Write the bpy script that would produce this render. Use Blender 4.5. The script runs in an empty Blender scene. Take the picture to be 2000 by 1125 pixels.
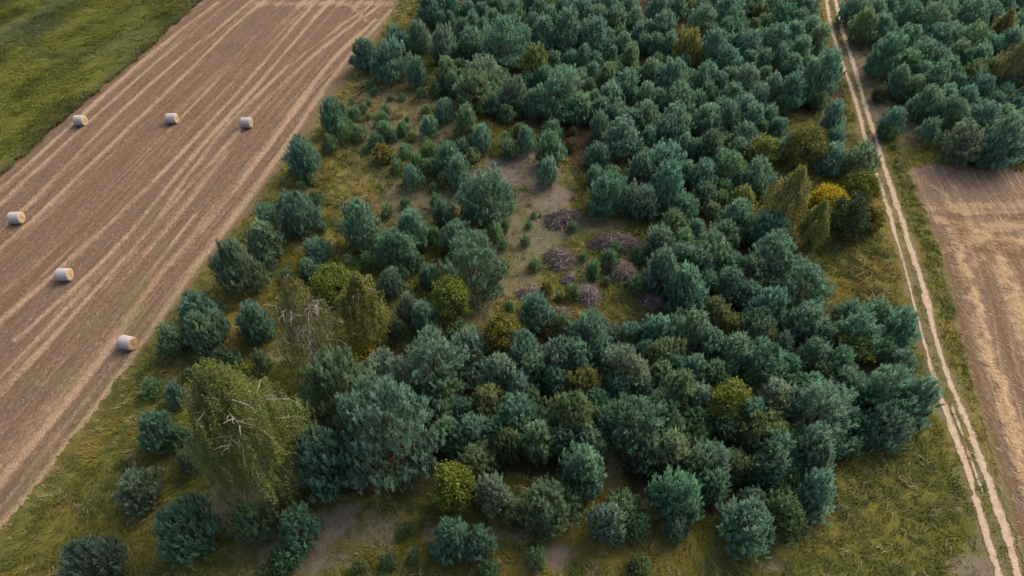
import bpy, math
import numpy as np
from math import radians, sin, cos, pi

# ------------------------------------------------------------------ camera, sky, sun, exposure
scene = bpy.context.scene
col = scene.collection
CAM_H, FOC, PITCH = 44.0, 1333.3, radians(48)
cam_d = bpy.data.cameras.new("camera"); cam_d.sensor_width = 36; cam_d.lens = 24
cam_d.clip_start = 0.5; cam_d.clip_end = 6000
cam = bpy.data.objects.new("camera", cam_d); col.objects.link(cam)
cam.location = (0, 0, CAM_H); cam.rotation_euler = (pi / 2 - PITCH, 0, 0)
scene.camera = cam

SUN_EL, SUN_AZ = radians(42), radians(48)         # azimuth measured from +Y towards +X
world = bpy.data.worlds.new("World"); scene.world = world; world.use_nodes = True
nt = world.node_tree; bg = nt.nodes["Background"]
sky = nt.nodes.new("ShaderNodeTexSky"); sky.sky_type = 'NISHITA'; sky.sun_disc = False
sky.sun_elevation = SUN_EL; sky.sun_rotation = SUN_AZ
sky.air_density = 1.0; sky.dust_density = 5.0; sky.ozone_density = 0.2
nt.links.new(sky.outputs[0], bg.inputs[0]); bg.inputs[1].default_value = 0.15
sun_d = bpy.data.lights.new("sun", 'SUN'); sun_d.energy = 0.8; sun_d.angle = radians(40)
sun_d.color = (1.0, 0.90, 0.80)
sun = bpy.data.objects.new("sun", sun_d); col.objects.link(sun)
sun.rotation_euler = (pi / 2 - SUN_EL, 0, pi - SUN_AZ); sun.location = (60, 60, 80)
scene.view_settings.view_transform = 'Standard'; scene.view_settings.look = 'None'
scene.view_settings.exposure = 1.38; scene.view_settings.gamma = 1.0
scene.cycles.max_bounces = 8; scene.cycles.diffuse_bounces = 6

# ------------------------------------------------------------------ helpers
CT, ST = cos(PITCH), sin(PITCH)
def at(px, py, z=0.0):
    """point of height z seen at pixel (px, py) of the 2000 x 1125 photograph"""
    u = (px - 1000) / FOC; v = (py - 562.5) / FOC
    d = np.array([u, CT - v * ST, -ST - v * CT])
    return np.array([0, 0, CAM_H]) + d * (z - CAM_H) / d[2]
def proj(x, y, z=0.0):
    dz = z - CAM_H
    dep = y * CT - dz * ST; up = y * ST + dz * CT
    return 1000 + FOC * x / dep, 562.5 - FOC * up / dep, dep
def pts(lst): return np.array([at(px, py)[:2] for px, py in lst])

def vnoise(x, y, scale, seed=0, octaves=3):
    x = np.asarray(x, float) / scale; y = np.asarray(y, float) / scale
    out = np.zeros(np.broadcast(x, y).shape); amp = 1.0; tot = 0
    for o in range(octaves):
        rs = np.random.RandomState(seed * 31 + o * 7 + 1); T = rs.rand(256, 256)
        xi = np.floor(x).astype(int); yi = np.floor(y).astype(int)
        fx = x - xi; fy = y - yi; fx = fx * fx * (3 - 2 * fx); fy = fy * fy * (3 - 2 * fy)
        g = lambda a, b: T[a % 256, b % 256]
        out = out + amp * ((g(xi, yi) * (1 - fx) + g(xi + 1, yi) * fx) * (1 - fy) + (g(xi, yi + 1) * (1 - fx) + g(xi + 1, yi + 1) * fx) * fy)
        tot += amp; amp *= 0.5; x = x * 2.03 + 17.3; y = y * 2.03 + 5.1
    return out / tot
def sstep(a, b, x):
    t = np.clip((x - a) / (b - a), 0, 1); return t * t * (3 - 2 * t)
def inpoly(x, y, P):
    c = np.zeros(np.shape(x), bool); n = len(P); j = n - 1
    for i in range(n):
        xi, yi = P[i]; xj, yj = P[j]
        c ^= ((yi > y) != (yj > y)) & (x < (xj - xi) * (y - yi) / (yj - yi + 1e-12) + xi); j = i
    return c
def dpoly(x, y, P):
    """distance to an open polyline"""
    d = np.full(np.shape(x), 1e9)
    for (ax, ay), (bx, by) in zip(P[:-1], P[1:]):
        vx, vy = bx - ax, by - ay
        t = np.clip(((x - ax) * vx + (y - ay) * vy) / (vx * vx + vy * vy + 1e-9), 0, 1)
        d = np.minimum(d, np.hypot(x - ax - t * vx, y - ay - t * vy))
    return d

def mesh_from(name, V, F, mats, attrs=None, midx=None, smooth=False):
    V = np.asarray(V, np.float32); F = np.asarray(F, np.int32); k = F.shape[1]
    me = bpy.data.meshes.new(name)
    me.vertices.add(len(V)); me.vertices.foreach_set("co", V.ravel())
    me.loops.add(F.size); me.loops.foreach_set("vertex_index", F.ravel())
    me.polygons.add(len(F))
    me.polygons.foreach_set("loop_start", np.arange(0, F.size, k, dtype=np.int32))
    me.polygons.foreach_set("loop_total", np.full(len(F), k, np.int32))
    for m in (mats if isinstance(mats, (list, tuple)) else [mats]): me.materials.append(m)
    if midx is not None: me.polygons.foreach_set("material_index", np.asarray(midx, np.int32))
    me.polygons.foreach_set("use_smooth", np.full(len(F), smooth, bool))
    for an, av in (attrs or {}).items():
        av = np.asarray(av, np.float32)
        if av.ndim == 2:
            a = me.attributes.new(an, 'FLOAT_COLOR', 'POINT')
            a.data.foreach_set("color", np.c_[av, np.ones(len(av), np.float32)].astype(np.float32).ravel())
        else:
            a = me.attributes.new(an, 'FLOAT', 'POINT'); a.data.foreach_set("value", av)
    me.update(calc_edges=True); me.validate()
    return me
def link(name, data, parent=None):
    o = bpy.data.objects.new(name, data); col.objects.link(o)
    if parent is not None: o.parent = parent
    return o
def tag(o, label=None, cat=None, group=None, kind=None):
    for k, v in (('label', label), ('category', cat), ('group', group), ('kind', kind)):
        if v: o[k] = v
    return o

class Tubes:
    """collects tapered tubes; build() links them as one mesh"""
    def __init__(s, n=5): s.V = []; s.F = []; s.c = 0; s.n = n
    def add(s, P, R):
        P = np.asarray(P, float); n = s.n; m = len(P)
        T = np.gradient(P, axis=0); T /= np.linalg.norm(T, axis=1)[:, None] + 1e-9
        ref = np.array([0.31, 0.87, 0.38]); A = np.cross(T, ref); A /= np.linalg.norm(A, axis=1)[:, None] + 1e-9
        B = np.cross(T, A); th = np.arange(n) * 2 * pi / n
        ring = P[:, None, :] + (A[:, None, :] * np.cos(th)[None, :, None] + B[:, None, :] * np.sin(th)[None, :, None]) * np.asarray(R)[:, None, None]
        s.V.append(ring.reshape(-1, 3))
        i = np.arange(m - 1)[:, None] * n; j = np.arange(n)[None, :]; j2 = (j + 1) % n
        f = np.stack([i + j, i + j2, i + n + j2, i + n + j], -1).reshape(-1, 4) + s.c
        s.F.append(f); s.c += m * n
    def mesh(s, name, mat): return mesh_from(name, np.concatenate(s.V), np.concatenate(s.F), mat, smooth=True)

# ------------------------------------------------------------------ materials
def newmat(name):
    m = bpy.data.materials.new(name); m.use_nodes = True
    t = m.node_tree; return m, t, t.nodes["Principled BSDF"]
def N(t, typ, **kw):
    n = t.nodes.new(typ)
    for k, v in kw.items(): setattr(n, k, v)
    return n
def mix(t, a, b, f, mode='MIX'):
    n = N(t, 'ShaderNodeMix', data_type='RGBA', blend_type=mode)
    for i, v in ((0, f), (6, a), (7, b)):
        if isinstance(v, (int, float)): n.inputs[i].default_value = v
        elif isinstance(v, tuple): n.inputs[i].default_value = (*v, 1)
        else: t.links.new(v, n.inputs[i])
    return n.outputs[2]
def attr(t, name, out='Fac'): return N(t, 'ShaderNodeAttribute', attribute_name=name).outputs[out]
def noise(t, scale, detail=4, rough=0.6, vec=None, coord='Object'):
    n = N(t, 'ShaderNodeTexNoise'); n.inputs['Scale'].default_value = scale
    n.inputs['Detail'].default_value = detail; n.inputs['Roughness'].default_value = rough
    t.links.new(vec if vec is not None else N(t, 'ShaderNodeTexCoord').outputs[coord], n.inputs['Vector'])
    return n.outputs['Fac']
def ramp(t, fac, a, b):
    n = N(t, 'ShaderNodeMapRange'); n.inputs[1].default_value = a; n.inputs[2].default_value = b
    t.links.new(fac, n.inputs[0]); return n.outputs[0]
def math_(t, op, a, b):
    n = N(t, 'ShaderNodeMath', operation=op)
    for i, v in enumerate((a, b)):
        if isinstance(v, (int, float)): n.inputs[i].default_value = v
        else: t.links.new(v, n.inputs[i])
    return n.outputs[0]
def bump(t, p, h, strength, dist):
    n = N(t, 'ShaderNodeBump'); n.inputs['Strength'].default_value = strength; n.inputs['Distance'].default_value = dist
    t.links.new(h, n.inputs['Height']); t.links.new(n.outputs[0], p.inputs['Normal'])
def finish(t, p, colr, rough=0.9, spec=0.15):
    t.links.new(colr, p.inputs['Base Color']); p.inputs['Roughness'].default_value = rough
    p.inputs['Specular IOR Level'].default_value = spec

def mat_ground():
    m, t, p = newmat('meadow_soil')
    g = mix(t, (0.055, 0.062, 0.014), (0.135, 0.125, 0.03), ramp(t, noise(t, 0.9), 0.3, 0.7))
    g = mix(t, g, (0.165, 0.122, 0.028), math_(t, 'MULTIPLY', attr(t, 'dry'), ramp(t, noise(t, 1.6), 0.25, 0.65)))
    b = mix(t, (0.105, 0.078, 0.060), (0.19, 0.148, 0.118), ramp(t, noise(t, 2.2, 6, 0.7), 0.3, 0.7))
    b = mix(t, b, (0.085, 0.09, 0.042), math_(t, 'MULTIPLY', attr(t, 'moss'), ramp(t, noise(t, 1.3, 5, .7), 0.25, 0.6)))
    g = mix(t, g, b, attr(t, 'bare'))
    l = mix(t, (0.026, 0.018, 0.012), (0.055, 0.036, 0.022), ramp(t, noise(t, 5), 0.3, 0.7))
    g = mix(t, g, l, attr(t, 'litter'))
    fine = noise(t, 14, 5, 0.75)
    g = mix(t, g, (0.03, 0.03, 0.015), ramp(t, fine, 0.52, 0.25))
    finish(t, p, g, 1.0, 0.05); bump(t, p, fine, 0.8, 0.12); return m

FIELD_DIR = np.array([0.2405, 0.9706])            # direction of the drilled rows, left field
def rowvec(t, ang, sx, sy):
    mp = N(t, 'ShaderNodeMapping'); mp.vector_type = 'TEXTURE'
    mp.inputs['Rotation'].default_value = (0, 0, ang); mp.inputs['Scale'].default_value = (sx, sy, 1)
    t.links.new(N(t, 'ShaderNodeTexCoord').outputs['Object'], mp.inputs['Vector']); return mp.outputs[0]
def mat_field(name, ang, soil, soil2, straw, straw2):
    m, t, p = newmat(name)
    rows = noise(t, 1.0, 5, 0.65, rowvec(t, ang, 0.28, 3.4))
    fine = noise(t, 1.0, 5, 0.8, rowvec(t, ang, 0.10, 0.32))
    c = mix(t, soil, soil2, ramp(t, rows, 0.32, 0.68))
    s = mix(t, straw, straw2, ramp(t, fine, 0.35, 0.65))
    f = math_(t, 'ADD', attr(t, 'straw'), math_(t, 'MULTIPLY', math_(t, 'SUBTRACT', fine, 0.5), 1.3))
    c = mix(t, c, s, ramp(t, f, 0.16, 0.80))
    c = mix(t, c, (0.055, 0.036, 0.02), math_(t, 'MULTIPLY', ramp(t, noise(t, 1.0, 6, 0.8, rowvec(t, ang, 0.085, 0.16)), 0.56, 0.34), 0.8))
    gr = noise(t, 1.0, 3, 0.7, rowvec(t, ang, 0.2, 0.4)); gm = N(t, 'ShaderNodeCombineXYZ'); gv = math_(t, 'ADD', math_(t, 'MULTIPLY', gr, 1.5), 0.28)
    for i in range(3): t.links.new(gv, gm.inputs[i])
    c = mix(t, c, gm.outputs[0], 1.0, 'MULTIPLY')
    c = mix(t, c, (0.085, 0.05, 0.024), math_(t, 'MULTIPLY', attr(t, 'rut'), 0.85))
    c = mix(t, c, (0.085, 0.095, 0.025), math_(t, 'MULTIPLY', attr(t, 'weed'), ramp(t, fine, 0.35, 0.6)))
    finish(t, p, c, 1.0, 0.05)
    bump(t, p, math_(t, 'ADD', fine, rows), 0.7, 0.10); return m

def mat_sand():
    m, t, p = newmat('pale_sand')
    c = mix(t, (0.225, 0.158, 0.108), (0.345, 0.262, 0.190), ramp(t, noise(t, 3, 6, 0.7), 0.3, 0.7))
    c = mix(t, c, (0.095, 0.085, 0.032), ramp(t, math_(t, 'ADD', attr(t, 'edge'), math_(t, 'MULTIPLY', math_(t, 'SUBTRACT', noise(t, 4.5, 5, .7), .5), 2.6)), 0.40, 0.95))
    finish(t, p, c, 1.0, 0.05); bump(t, p, noise(t, 9, 5), 0.6, 0.06); return m

def mat_tint(name, sat=1.0, lo=0.62, hi=1.45, rough=0.7, spec=0.2, trans=0.0):
    """colour = object colour x a random value per shoot / leaf (attribute 'v'), with a warm shift (attribute 'w')"""
    m, t, p = newmat(name)
    oc = N(t, 'ShaderNodeObjectInfo').outputs['Color']
    v = math_(t, 'ADD', math_(t, 'MULTIPLY', attr(t, 'v'), hi - lo), lo)
    cmb = N(t, 'ShaderNodeCombineXYZ')
    for i in range(3): t.links.new(v, cmb.inputs[i])
    c = mix(t, oc, cmb.outputs[0], 1.0, 'MULTIPLY')
    c = mix(t, c, mix(t, c, (1.55, 1.12, 0.62), 1.0, 'MULTIPLY'), attr(t, 'w'))
    finish(t, p, c, rough, spec)
    if trans > 0:
        tr = N(t, 'ShaderNodeBsdfTranslucent'); t.links.new(c, tr.inputs[0])
        mx = N(t, 'ShaderNodeMixShader'); mx.inputs[0].default_value = trans
        t.links.new(p.outputs[0], mx.inputs[1]); t.links.new(tr.outputs[0], mx.inputs[2])
        t.links.new(mx.outputs[0], t.nodes['Material Output'].inputs[0])
    return m
def mat_attrcol(name, rough=0.9):
    m, t, p = newmat(name); finish(t, p, attr(t, 'col', 'Color'), rough, 0.1); return m
def mat_bark(name, a, b, scale=6):
    m, t, p = newmat(name)
    f = noise(t, scale, 6, 0.7); finish(t, p, mix(t, a, b, ramp(t, f, 0.35, 0.65)), 0.95, 0.1)
    bump(t, p, f, 0.5, 0.03); return m
M_NEEDLE = mat_tint('pine_needles', lo=0.64, hi=1.45, trans=0.48)
M_LEAF = mat_tint('broad_leaves', lo=0.5, hi=1.5, trans=0.25)
M_BARK = mat_bark('pine_bark', (0.05, 0.036, 0.028), (0.10, 0.068, 0.05))
M_BIRCH = mat_bark('birch_bark', (0.12, 0.10, 0.085), (0.34, 0.30, 0.27), 4)
M_GRASS = mat_attrcol('grass_blades'); M_STICK = mat_attrcol('dry_sticks')
M_STRAWBIT = mat_attrcol('loose_straw')
M_GROUND = mat_ground(); M_SAND = mat_sand()
ANG_L = -math.atan2(FIELD_DIR[0], FIELD_DIR[1])
M_FIELD = mat_field('stubble', ANG_L, (0.082, 0.054, 0.034), (0.136, 0.092, 0.062), (0.205, 0.137, 0.083), (0.30, 0.21, 0.135))
M_FIELD2 = mat_field('raked_stubble', radians(9), (0.10, 0.067, 0.045), (0.158, 0.11, 0.077), (0.30, 0.20, 0.105), (0.37, 0.26, 0.15))

# ------------------------------------------------------------------ outlines on the ground (world metres)
FIELD_L = pts([(405, -8), (340, 50), (268, 114), (160, 205), (70, 286), (0, 342), (-120, 442)]) 
FIELD_R = pts([(768, 25), (745, 60), (712, 105), (655, 190), (598, 262), (545, 335), (500, 398), (448, 462), (395, 530), (348, 592), (300, 655), (250, 722), (200, 785), (145, 855), (90, 930), (40, 990), (0, 1046), (-70, 1135)])
FIELD_POLY = np.concatenate([FIELD_L, pts([(-420, 700), (-500, 1500), (-330, 1480)]), FIELD_R[::-1], pts([(790, -8)])])
CROP_POLY = np.concatenate([FIELD_L + np.array([-0.25, 0]), pts([(-400, 500), (-700, 150), (-400, -60), (60, -75), (425, -75)])])
F2_L = pts([(1768, 330), (1790, 380), (1812, 430), (1835, 500), (1856, 590), (1878, 680), (1900, 760), (1925, 850), (1952, 950), (1985, 1065), (2005, 1140)])
F2_POLY = np.concatenate([F2_L, pts([(2200, 1250), (2700, 900), (2500, 345), (2000, 334), (1900, 326), (1820, 322)])])
RUT_R = pts([(1622, -60), (1632, 0), (1645, 60), (1668, 130), (1685, 190), (1707, 260), (1728, 330), (1745, 380), (1762, 430), (1780, 490), (1802, 555), (1815, 610), (1828, 665), (1845, 720), (1863, 765), (1886, 820), (1913, 890), (1933, 950), (1954, 1010), (1973, 1067), (1990, 1130), (2010, 1220)])
RUT_L = pts([(1606, -60), (1614, 0), (1622, 50), (1640, 110), (1658, 160), (1672, 200), (1688, 265), (1704, 320), (1722, 370), (1738, 420), (1752, 470), (1768, 525), (1784, 590), (1800, 650), (1816, 710), (1838, 780), (1869, 860), (1890, 917), (1906, 977), (1930, 1050), (1948, 1110), (1972, 1210)])
RUT_M = pts([(1856, 785), (1878, 845), (1898, 905), (1915, 950), (1922, 970)])

# ------------------------------------------------------------------ ground sheet
BARE = [  # px, py, rx, ry, amount, moss   (sandy patches of the clearing and the near edge)
 (760,195,80,35,.55,.3),(790,270,110,40,.7,.6),(735,330,80,45,.25,.5),(800,400,90,40,.75,.7),(1010,335,85,42,1,.15),(1060,390,55,40,.95,.2),
 (1040,450,60,55,.9,.8),(1010,520,45,50,.75,.9),(1035,575,40,22,.8,.1),(940,600,55,40,.6,.5),(1150,440,70,22,.5,.7),(1170,530,80,35,.45,.4),
 (620,1035,130,48,1,.15),(480,985,90,40,.9,.2),(590,1090,120,30,.8,.3),(740,1045,60,40,.6,.3),(430,990,60,30,.7,.2),(1090,1082,38,28,1,.1),(1000,1048,50,12,.9,.1),(850,1040,40,12,.8,.1),
 (1195,925,26,35,.6,.3),(1500,1108,45,14,.7,.2),(880,240,40,30,.4,.5),(870,640,45,50,.45,.2),(530,700,25,22,.7,.1),
 (1700,90,45,75,.75,.3),(1730,190,42,60,.8,.35),(1780,265,40,26,.6,.3),(1905,1105,60,20,.8,.2),(1930,1062,45,14,.6,.2),(620,240,25,20,.2,.2)]
DRY = [(720,175,60,20,1),(650,270,60,30,.7),(630,350,70,40,.8),(600,480,60,50,.9),(700,390,60,40,.8),(760,200,70,25,.9),(900,230,60,30,.6),(1000,545,40,30,.9),
 (950,620,70,60,.8),(1090,300,90,40,.8),(1180,520,60,60,.8),(1120,620,60,40,.9),(1190,925,30,45,1),(1130,1020,60,70,1),(1200,1090,110,40,1),(980,1085,70,40,1),
 (300,900,60,90,.6),(260,1040,90,60,.7),(470,610,60,60,.9),(400,760,50,40,1),(440,680,40,30,1),(860,1080,90,40,.5),(1590,30,30,60,.8),(1620,120,30,60,.8),(1780,250,70,60,.9),(1850,300,70,22,.6),
 (1560,500,40,80,.7),(1700,1000,140,80,.4),(1620,900,60,30,.7),(1350,1050,60,40,.6),(1580,1040,50,60,.6),(830,60,40,60,.5),(800,110,30,60,.8),(1180,235,40,30,.6),(1340,240,40,40,.6)]
FOREST = [[(855,-60),(1572,-60),(1585,40),(1640,140),(1645,200),(1520,230),(1490,330),(1400,430),(1240,420),(1130,330),(1060,260),(960,235),(880,200),(850,120)],
 [(1270,470),(1400,400),(1530,480),(1560,560),(1600,640),(1740,660),(1775,760),(1700,850),(1600,950),(1560,1050),(1430,1010),(1240,980),(1180,840),(1100,930),(900,960),(620,970),(580,860),(700,700),(900,690),(1130,640),(1290,620)],
 [(1700,-60),(2300,-60),(2300,330),(1860,295),(1790,215),(1730,140),(1700,60)]]
def masks(x, y):
    px, py, dep = proj(x, y); vis = y > 2
    n1 = vnoise(x, y, 2.2, 3, 4) - 0.5; n2 = vnoise(x, y, 0.9, 9, 3) - 0.5
    bare = np.zeros(np.shape(x)); moss = np.zeros_like(bare); dry = np.zeros_like(bare); lit = np.zeros_like(bare)
    for (cx, cy, rx, ry, a, mo) in BARE:
        d = np.hypot((px - cx) / rx, (py - cy) / ry) + n1 * 1.3 + n2 * 0.7
        w = a * sstep(1.25, 0.65, d); bare = np.maximum(bare, w); moss = np.maximum(moss, w * mo * 1.2)
    for (cx, cy, rx, ry, a) in DRY:
        d = np.hypot((px - cx) / rx, (py - cy) / ry) + n1 * 1.2 + n2 * 0.6
        dry = np.maximum(dry, a * sstep(1.3, 0.5, d))
    dry = np.clip(dry + 0.9 * sstep(0.56, 0.75, vnoise(x, y, 5, 21, 4)), 0, 1)
    dt = np.minimum(dpoly(x, y, RUT_R), dpoly(x, y, RUT_L)); bare = np.maximum(bare, .55 * sstep(.7, .2, dt + n2 * 1.1))
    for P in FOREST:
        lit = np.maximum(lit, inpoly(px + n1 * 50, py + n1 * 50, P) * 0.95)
    return [np.where(vis, v, 0) for v in (bare, np.clip(moss, 0, 1), dry, lit)]

def axis(lo, hi, step, far):
    a = np.arange(lo, hi + step, step); ext = []; d = step; v = 0
    while v < far: d *= 1.5; v += d; ext.append(v)
    e = np.array(ext); return np.concatenate([(lo - e)[::-1], a, a[-1] + e])
def grid(xs, ys):
    X, Y = np.meshgrid(xs, ys); nx = len(xs); ny = len(ys)
    i = (np.arange(ny - 1)[:, None] * nx + np.arange(nx - 1)[None, :]).ravel()
    return X.ravel(), Y.ravel(), np.stack([i, i + 1, i + nx + 1, i + nx], 1)
gx, gy, gf = grid(axis(-72, 84, 0.35, 2500), axis(8, 104, 0.35, 2500))
gb, gm, gd, gl = masks(gx, gy)
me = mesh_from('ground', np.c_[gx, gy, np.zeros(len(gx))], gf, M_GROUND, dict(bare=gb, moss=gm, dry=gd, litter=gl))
tag(link('ground', me), kind='structure')

def sheet(name, poly, step, mat, attrs_fn, z0, zfn=None, ragged=0.5):
    lo = poly.min(0); hi = poly.max(0)
    x, y, f = grid(np.arange(lo[0] - 1, hi[0] + 1, step), np.arange(lo[1] - 1, hi[1] + 1, step))
    cx = x[f].mean(1); cy = y[f].mean(1)
    n = (vnoise(cx, cy, 0.9, 5, 4) - 0.5) * ragged * 2; n2 = (vnoise(cy, cx, 0.9, 8, 4) - 0.5) * ragged * 2
    px, py, dep = proj(cx, cy)
    keep = inpoly(cx + n, cy + n2, poly) & (px > -150) & (px < 2150) & (py > -60) & (py < 1190)
    f = f[keep]; used = np.unique(f); remap = np.zeros(len(x), int); remap[used] = np.arange(len(used))
    x = x[used]; y = y[used]; f = remap[f]
    z = np.full(len(x), z0) if zfn is None else z0 + zfn(x, y)
    o = link(name, mesh_from(name, np.c_[x, y, z], f, mat, attrs_fn(x, y), smooth=True)); tag(o, kind='structure'); return o

# straw lines left by the combine on the left field: polyline, half width, strength
LINES = [([(425,5),(330,75),(230,160),(160,225),(130,255),(0,372),(-100,462)],.30,.55),([(455,0),(320,110),(180,235),(110,295),(27,375),(-80,472)],.26,.5),
 ([(495,0),(440,45),(320,140),(200,250),(90,372),(0,450),(-80,525)],.34,.6),([(520,0),(470,35),(415,95),(300,205),(210,290),(123,375),(0,490),(-80,560)],.34,.65),
 ([(560,0),(430,150),(320,270),(230,372),(127,470),(0,580)],.22,.3),([(580,30),(400,215),(300,330),(160,470),(60,560)],.2,.25),
 ([(620,0),(520,115),(440,215),(340,310),(283,375),(133,515),(0,628),(-60,680)],.36,.62),([(645,0),(560,100),(450,230),(375,300),(323,375),(217,502),(120,590),(0,690)],.30,.7),
 ([(740,0),(667,50),(580,115),(480,205),(400,290),(320,418),(233,535),(133,640),(0,775),(-60,835)],.26,.6),([(745,10),(667,65),(600,115),(530,185),(440,290),(357,375),(287,458),(200,562),(100,655),(20,750),(-60,835)],.34,.75),
 ([(668,120),(560,230),(470,340),(400,430),(320,520)],.2,.3),([(440,300),(360,410),(250,540),(140,670),(40,790),(0,830)],.4,.35),
 ([(735,40),(667,95),(610,165),(540,265),(457,375),(383,458),(293,562),(233,638),(167,750),(90,840),(0,935),(-60,1000)],.42,.8),
 ([(765,20),(667,125),(600,220),(500,375),(433,455),(350,565),(287,658),(227,750),(133,863),(67,947),(0,1030),(-60,1110)],.36,.7),
 ([(300,560),(210,660),(110,785),(20,890),(-50,970)],.5,.5),([(240,560),(160,650),(60,770),(-50,895)],.35,.45),([(380,420),(300,530),(200,655),(90,790),(0,895),(-60,965)],.22,.4),([(420,400),(330,520),(240,640),(130,785),(30,910),(-50,1010)],.26,.45),([(170,560),(80,655),(0,740),(-60,800)],.2,.4),
 ([(760,8),(680,6),(600,8),(500,8)],.9,.6),([(700,15),(640,2)],.6,.7),([(720,45),(690,15),(660,0)],.4,.5),([(740,25),(700,30),(640,60)],.3,.35)]
RUTS = [([(233,375),(120,490),(0,615)],.5,.8),([(500,100),(360,250),(233,375)],.4,.5),([(457,365),(330,520),(200,680),(60,860),(0,930)],.35,.3),([(400,150),(200,345),(0,520)],.6,.3),([(620,90),(480,260),(340,420),(160,620),(0,780)],.5,.25)]
WEEDS = [(265,600,35,45),(300,640,30,30),(240,640,25,25),(285,690,20,20),(170,640,25,20),(130,740,40,20),(305,425,20,25),(290,555,15,25),(320,500,20,30),(60,740,30,20),(470,30,30,12),(260,740,20,30)]
def smooth_line(L, win=14.0):
    P = pts(L); q = np.r_[0, np.cumsum(np.linalg.norm(np.diff(P, axis=0), axis=1))]; t = np.arange(0, q[-1], 1.0)
    X, Y = np.interp(t, q, P[:, 0]), np.interp(t, q, P[:, 1]); n = int(min(win, len(t) // 2)) | 1
    if n >= 3:
        ex = lambda A: np.r_[2 * A[0] - A[1:n // 2 + 1][::-1], A, 2 * A[-1] - A[-n // 2:-1][::-1]]
        X, Y = (np.convolve(ex(A), np.ones(n) / n, 'valid') for A in (X, Y))
    return np.c_[X, Y][::2]
SL = [(smooth_line(L), w, a) for L, w, a in LINES]
def field_lines(x, y):
    s = np.zeros(len(x)); j = (vnoise(x, y, 3.0, 41, 2) - 0.5) * 0.22
    for L, w, a in SL:
        d = dpoly(x + j, y, L); s = np.maximum(s, min(1, a * 1.15) * np.exp(-(d / (w * .82)) ** 2 * 0.7))
    return s
def field_attrs(x, y):
    u = x * FIELD_DIR[1] - y * FIELD_DIR[0]; v = x * FIELD_DIR[0] + y * FIELD_DIR[1]
    s = field_lines(x, y) * (0.65 + 0.7 * vnoise(u, v * 0.3, 0.8, 4, 3))
    s += 1.0 * (vnoise(u, v * 0.02, 0.40, 11, 2) - 0.5) + 0.3 * (vnoise(u, v, 0.5, 13, 2) - 0.5) + 0.25 * (vnoise(u, v * 0.25, 2.5, 12, 3) - 0.5)
    r = np.zeros(len(x))
    for L, w, a in RUTS: r = np.maximum(r, a * np.exp(-(dpoly(x, y, pts(L)) / w) ** 2) * (0.4 + vnoise(u, v * .2, 1.0, 14, 3)))
    px, py, dep = proj(x, y); wd = np.zeros(len(x)); nn = vnoise(x, y, 1.2, 31, 4)
    for cx, cy, rx, ry in WEEDS:
        wd = np.maximum(wd, sstep(1.2, .4, np.hypot((px - cx) / rx, (py - cy) / ry) + (nn - .5) * 2.4))
    dr = dpoly(x, y, FIELD_R); wd = np.maximum(wd, sstep(1.7, 0.0, dr + (nn - 0.5) * 2.2) * 0.85)
    return dict(straw=s, rut=r, weed=wd * .42)
def field_z(x, y):
    u = x * FIELD_DIR[1] - y * FIELD_DIR[0]; v = x * FIELD_DIR[0] + y * FIELD_DIR[1]
    return 0.05 * field_lines(x, y) + 0.03 * vnoise(u, v * 0.1, 0.5, 15, 2)
sheet('stubble_field', FIELD_POLY, 0.16, M_FIELD, field_attrs, 0.012, field_z, 0.55)

# right field: raked swaths running along its edge, crossed by turning rows at the far end
F2DIR = (F2_L[3] - F2_L[8]); F2DIR = F2DIR / np.linalg.norm(F2DIR)
def f2_uv(x, y):
    d = dpoly(x, y, F2_L); v = (x - F2_L[8][0]) * F2DIR[0] + (y - F2_L[8][1]) * F2DIR[1]; return d, v
def f2_swath(x, y):
    d, v = f2_uv(x, y); w = (vnoise(x, y, 2.5, 61, 3) - .5) * 0.9
    px, py, _ = proj(x, y)
    s = np.zeros(len(x))
    for c, hw, a in ((1.9, .55, .95), (5.2, .7, .9), (8.6, .6, .75), (12.0, .7, .8), (15.5, .6, .7), (19, .7, .8)):
        s = np.maximum(s, a * np.exp(-((d - c + w * .8 + (vnoise(x * .4, y, .55, 81, 3) - .5) * .9) / hw) ** 2))
    s *= sstep(395, 470, py + (vnoise(x, y, 4, 63, 2) - .5) * 60) * (0.35 + 1.1 * vnoise(d, v, .8, 66, 3))
    for L, hw, a in (([(1800,405),(1850,408),(2000,402),(2200,395)],.8,.45),([(1830,432),(1900,450),(2000,438),(2200,430)],.7,.75),([(1850,395),(1880,420),(1920,418),(2100,410)],.3,.5),([(1880,470),(1940,468),(2000,478),(2200,480)],.7,.8),([(1835,500),(1900,460),(1960,445)],.35,.4),([(1800,350),(1850,380),(1850,420)],.4,.3),([(1890,520),(1960,480),(2100,430)],.4,.45)):
        s = np.maximum(s, a * np.exp(-(dpoly(x + w * .5, y + w * .6, pts(L)) / hw) ** 2) * sstep(330, 360, py))
    return s
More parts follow.
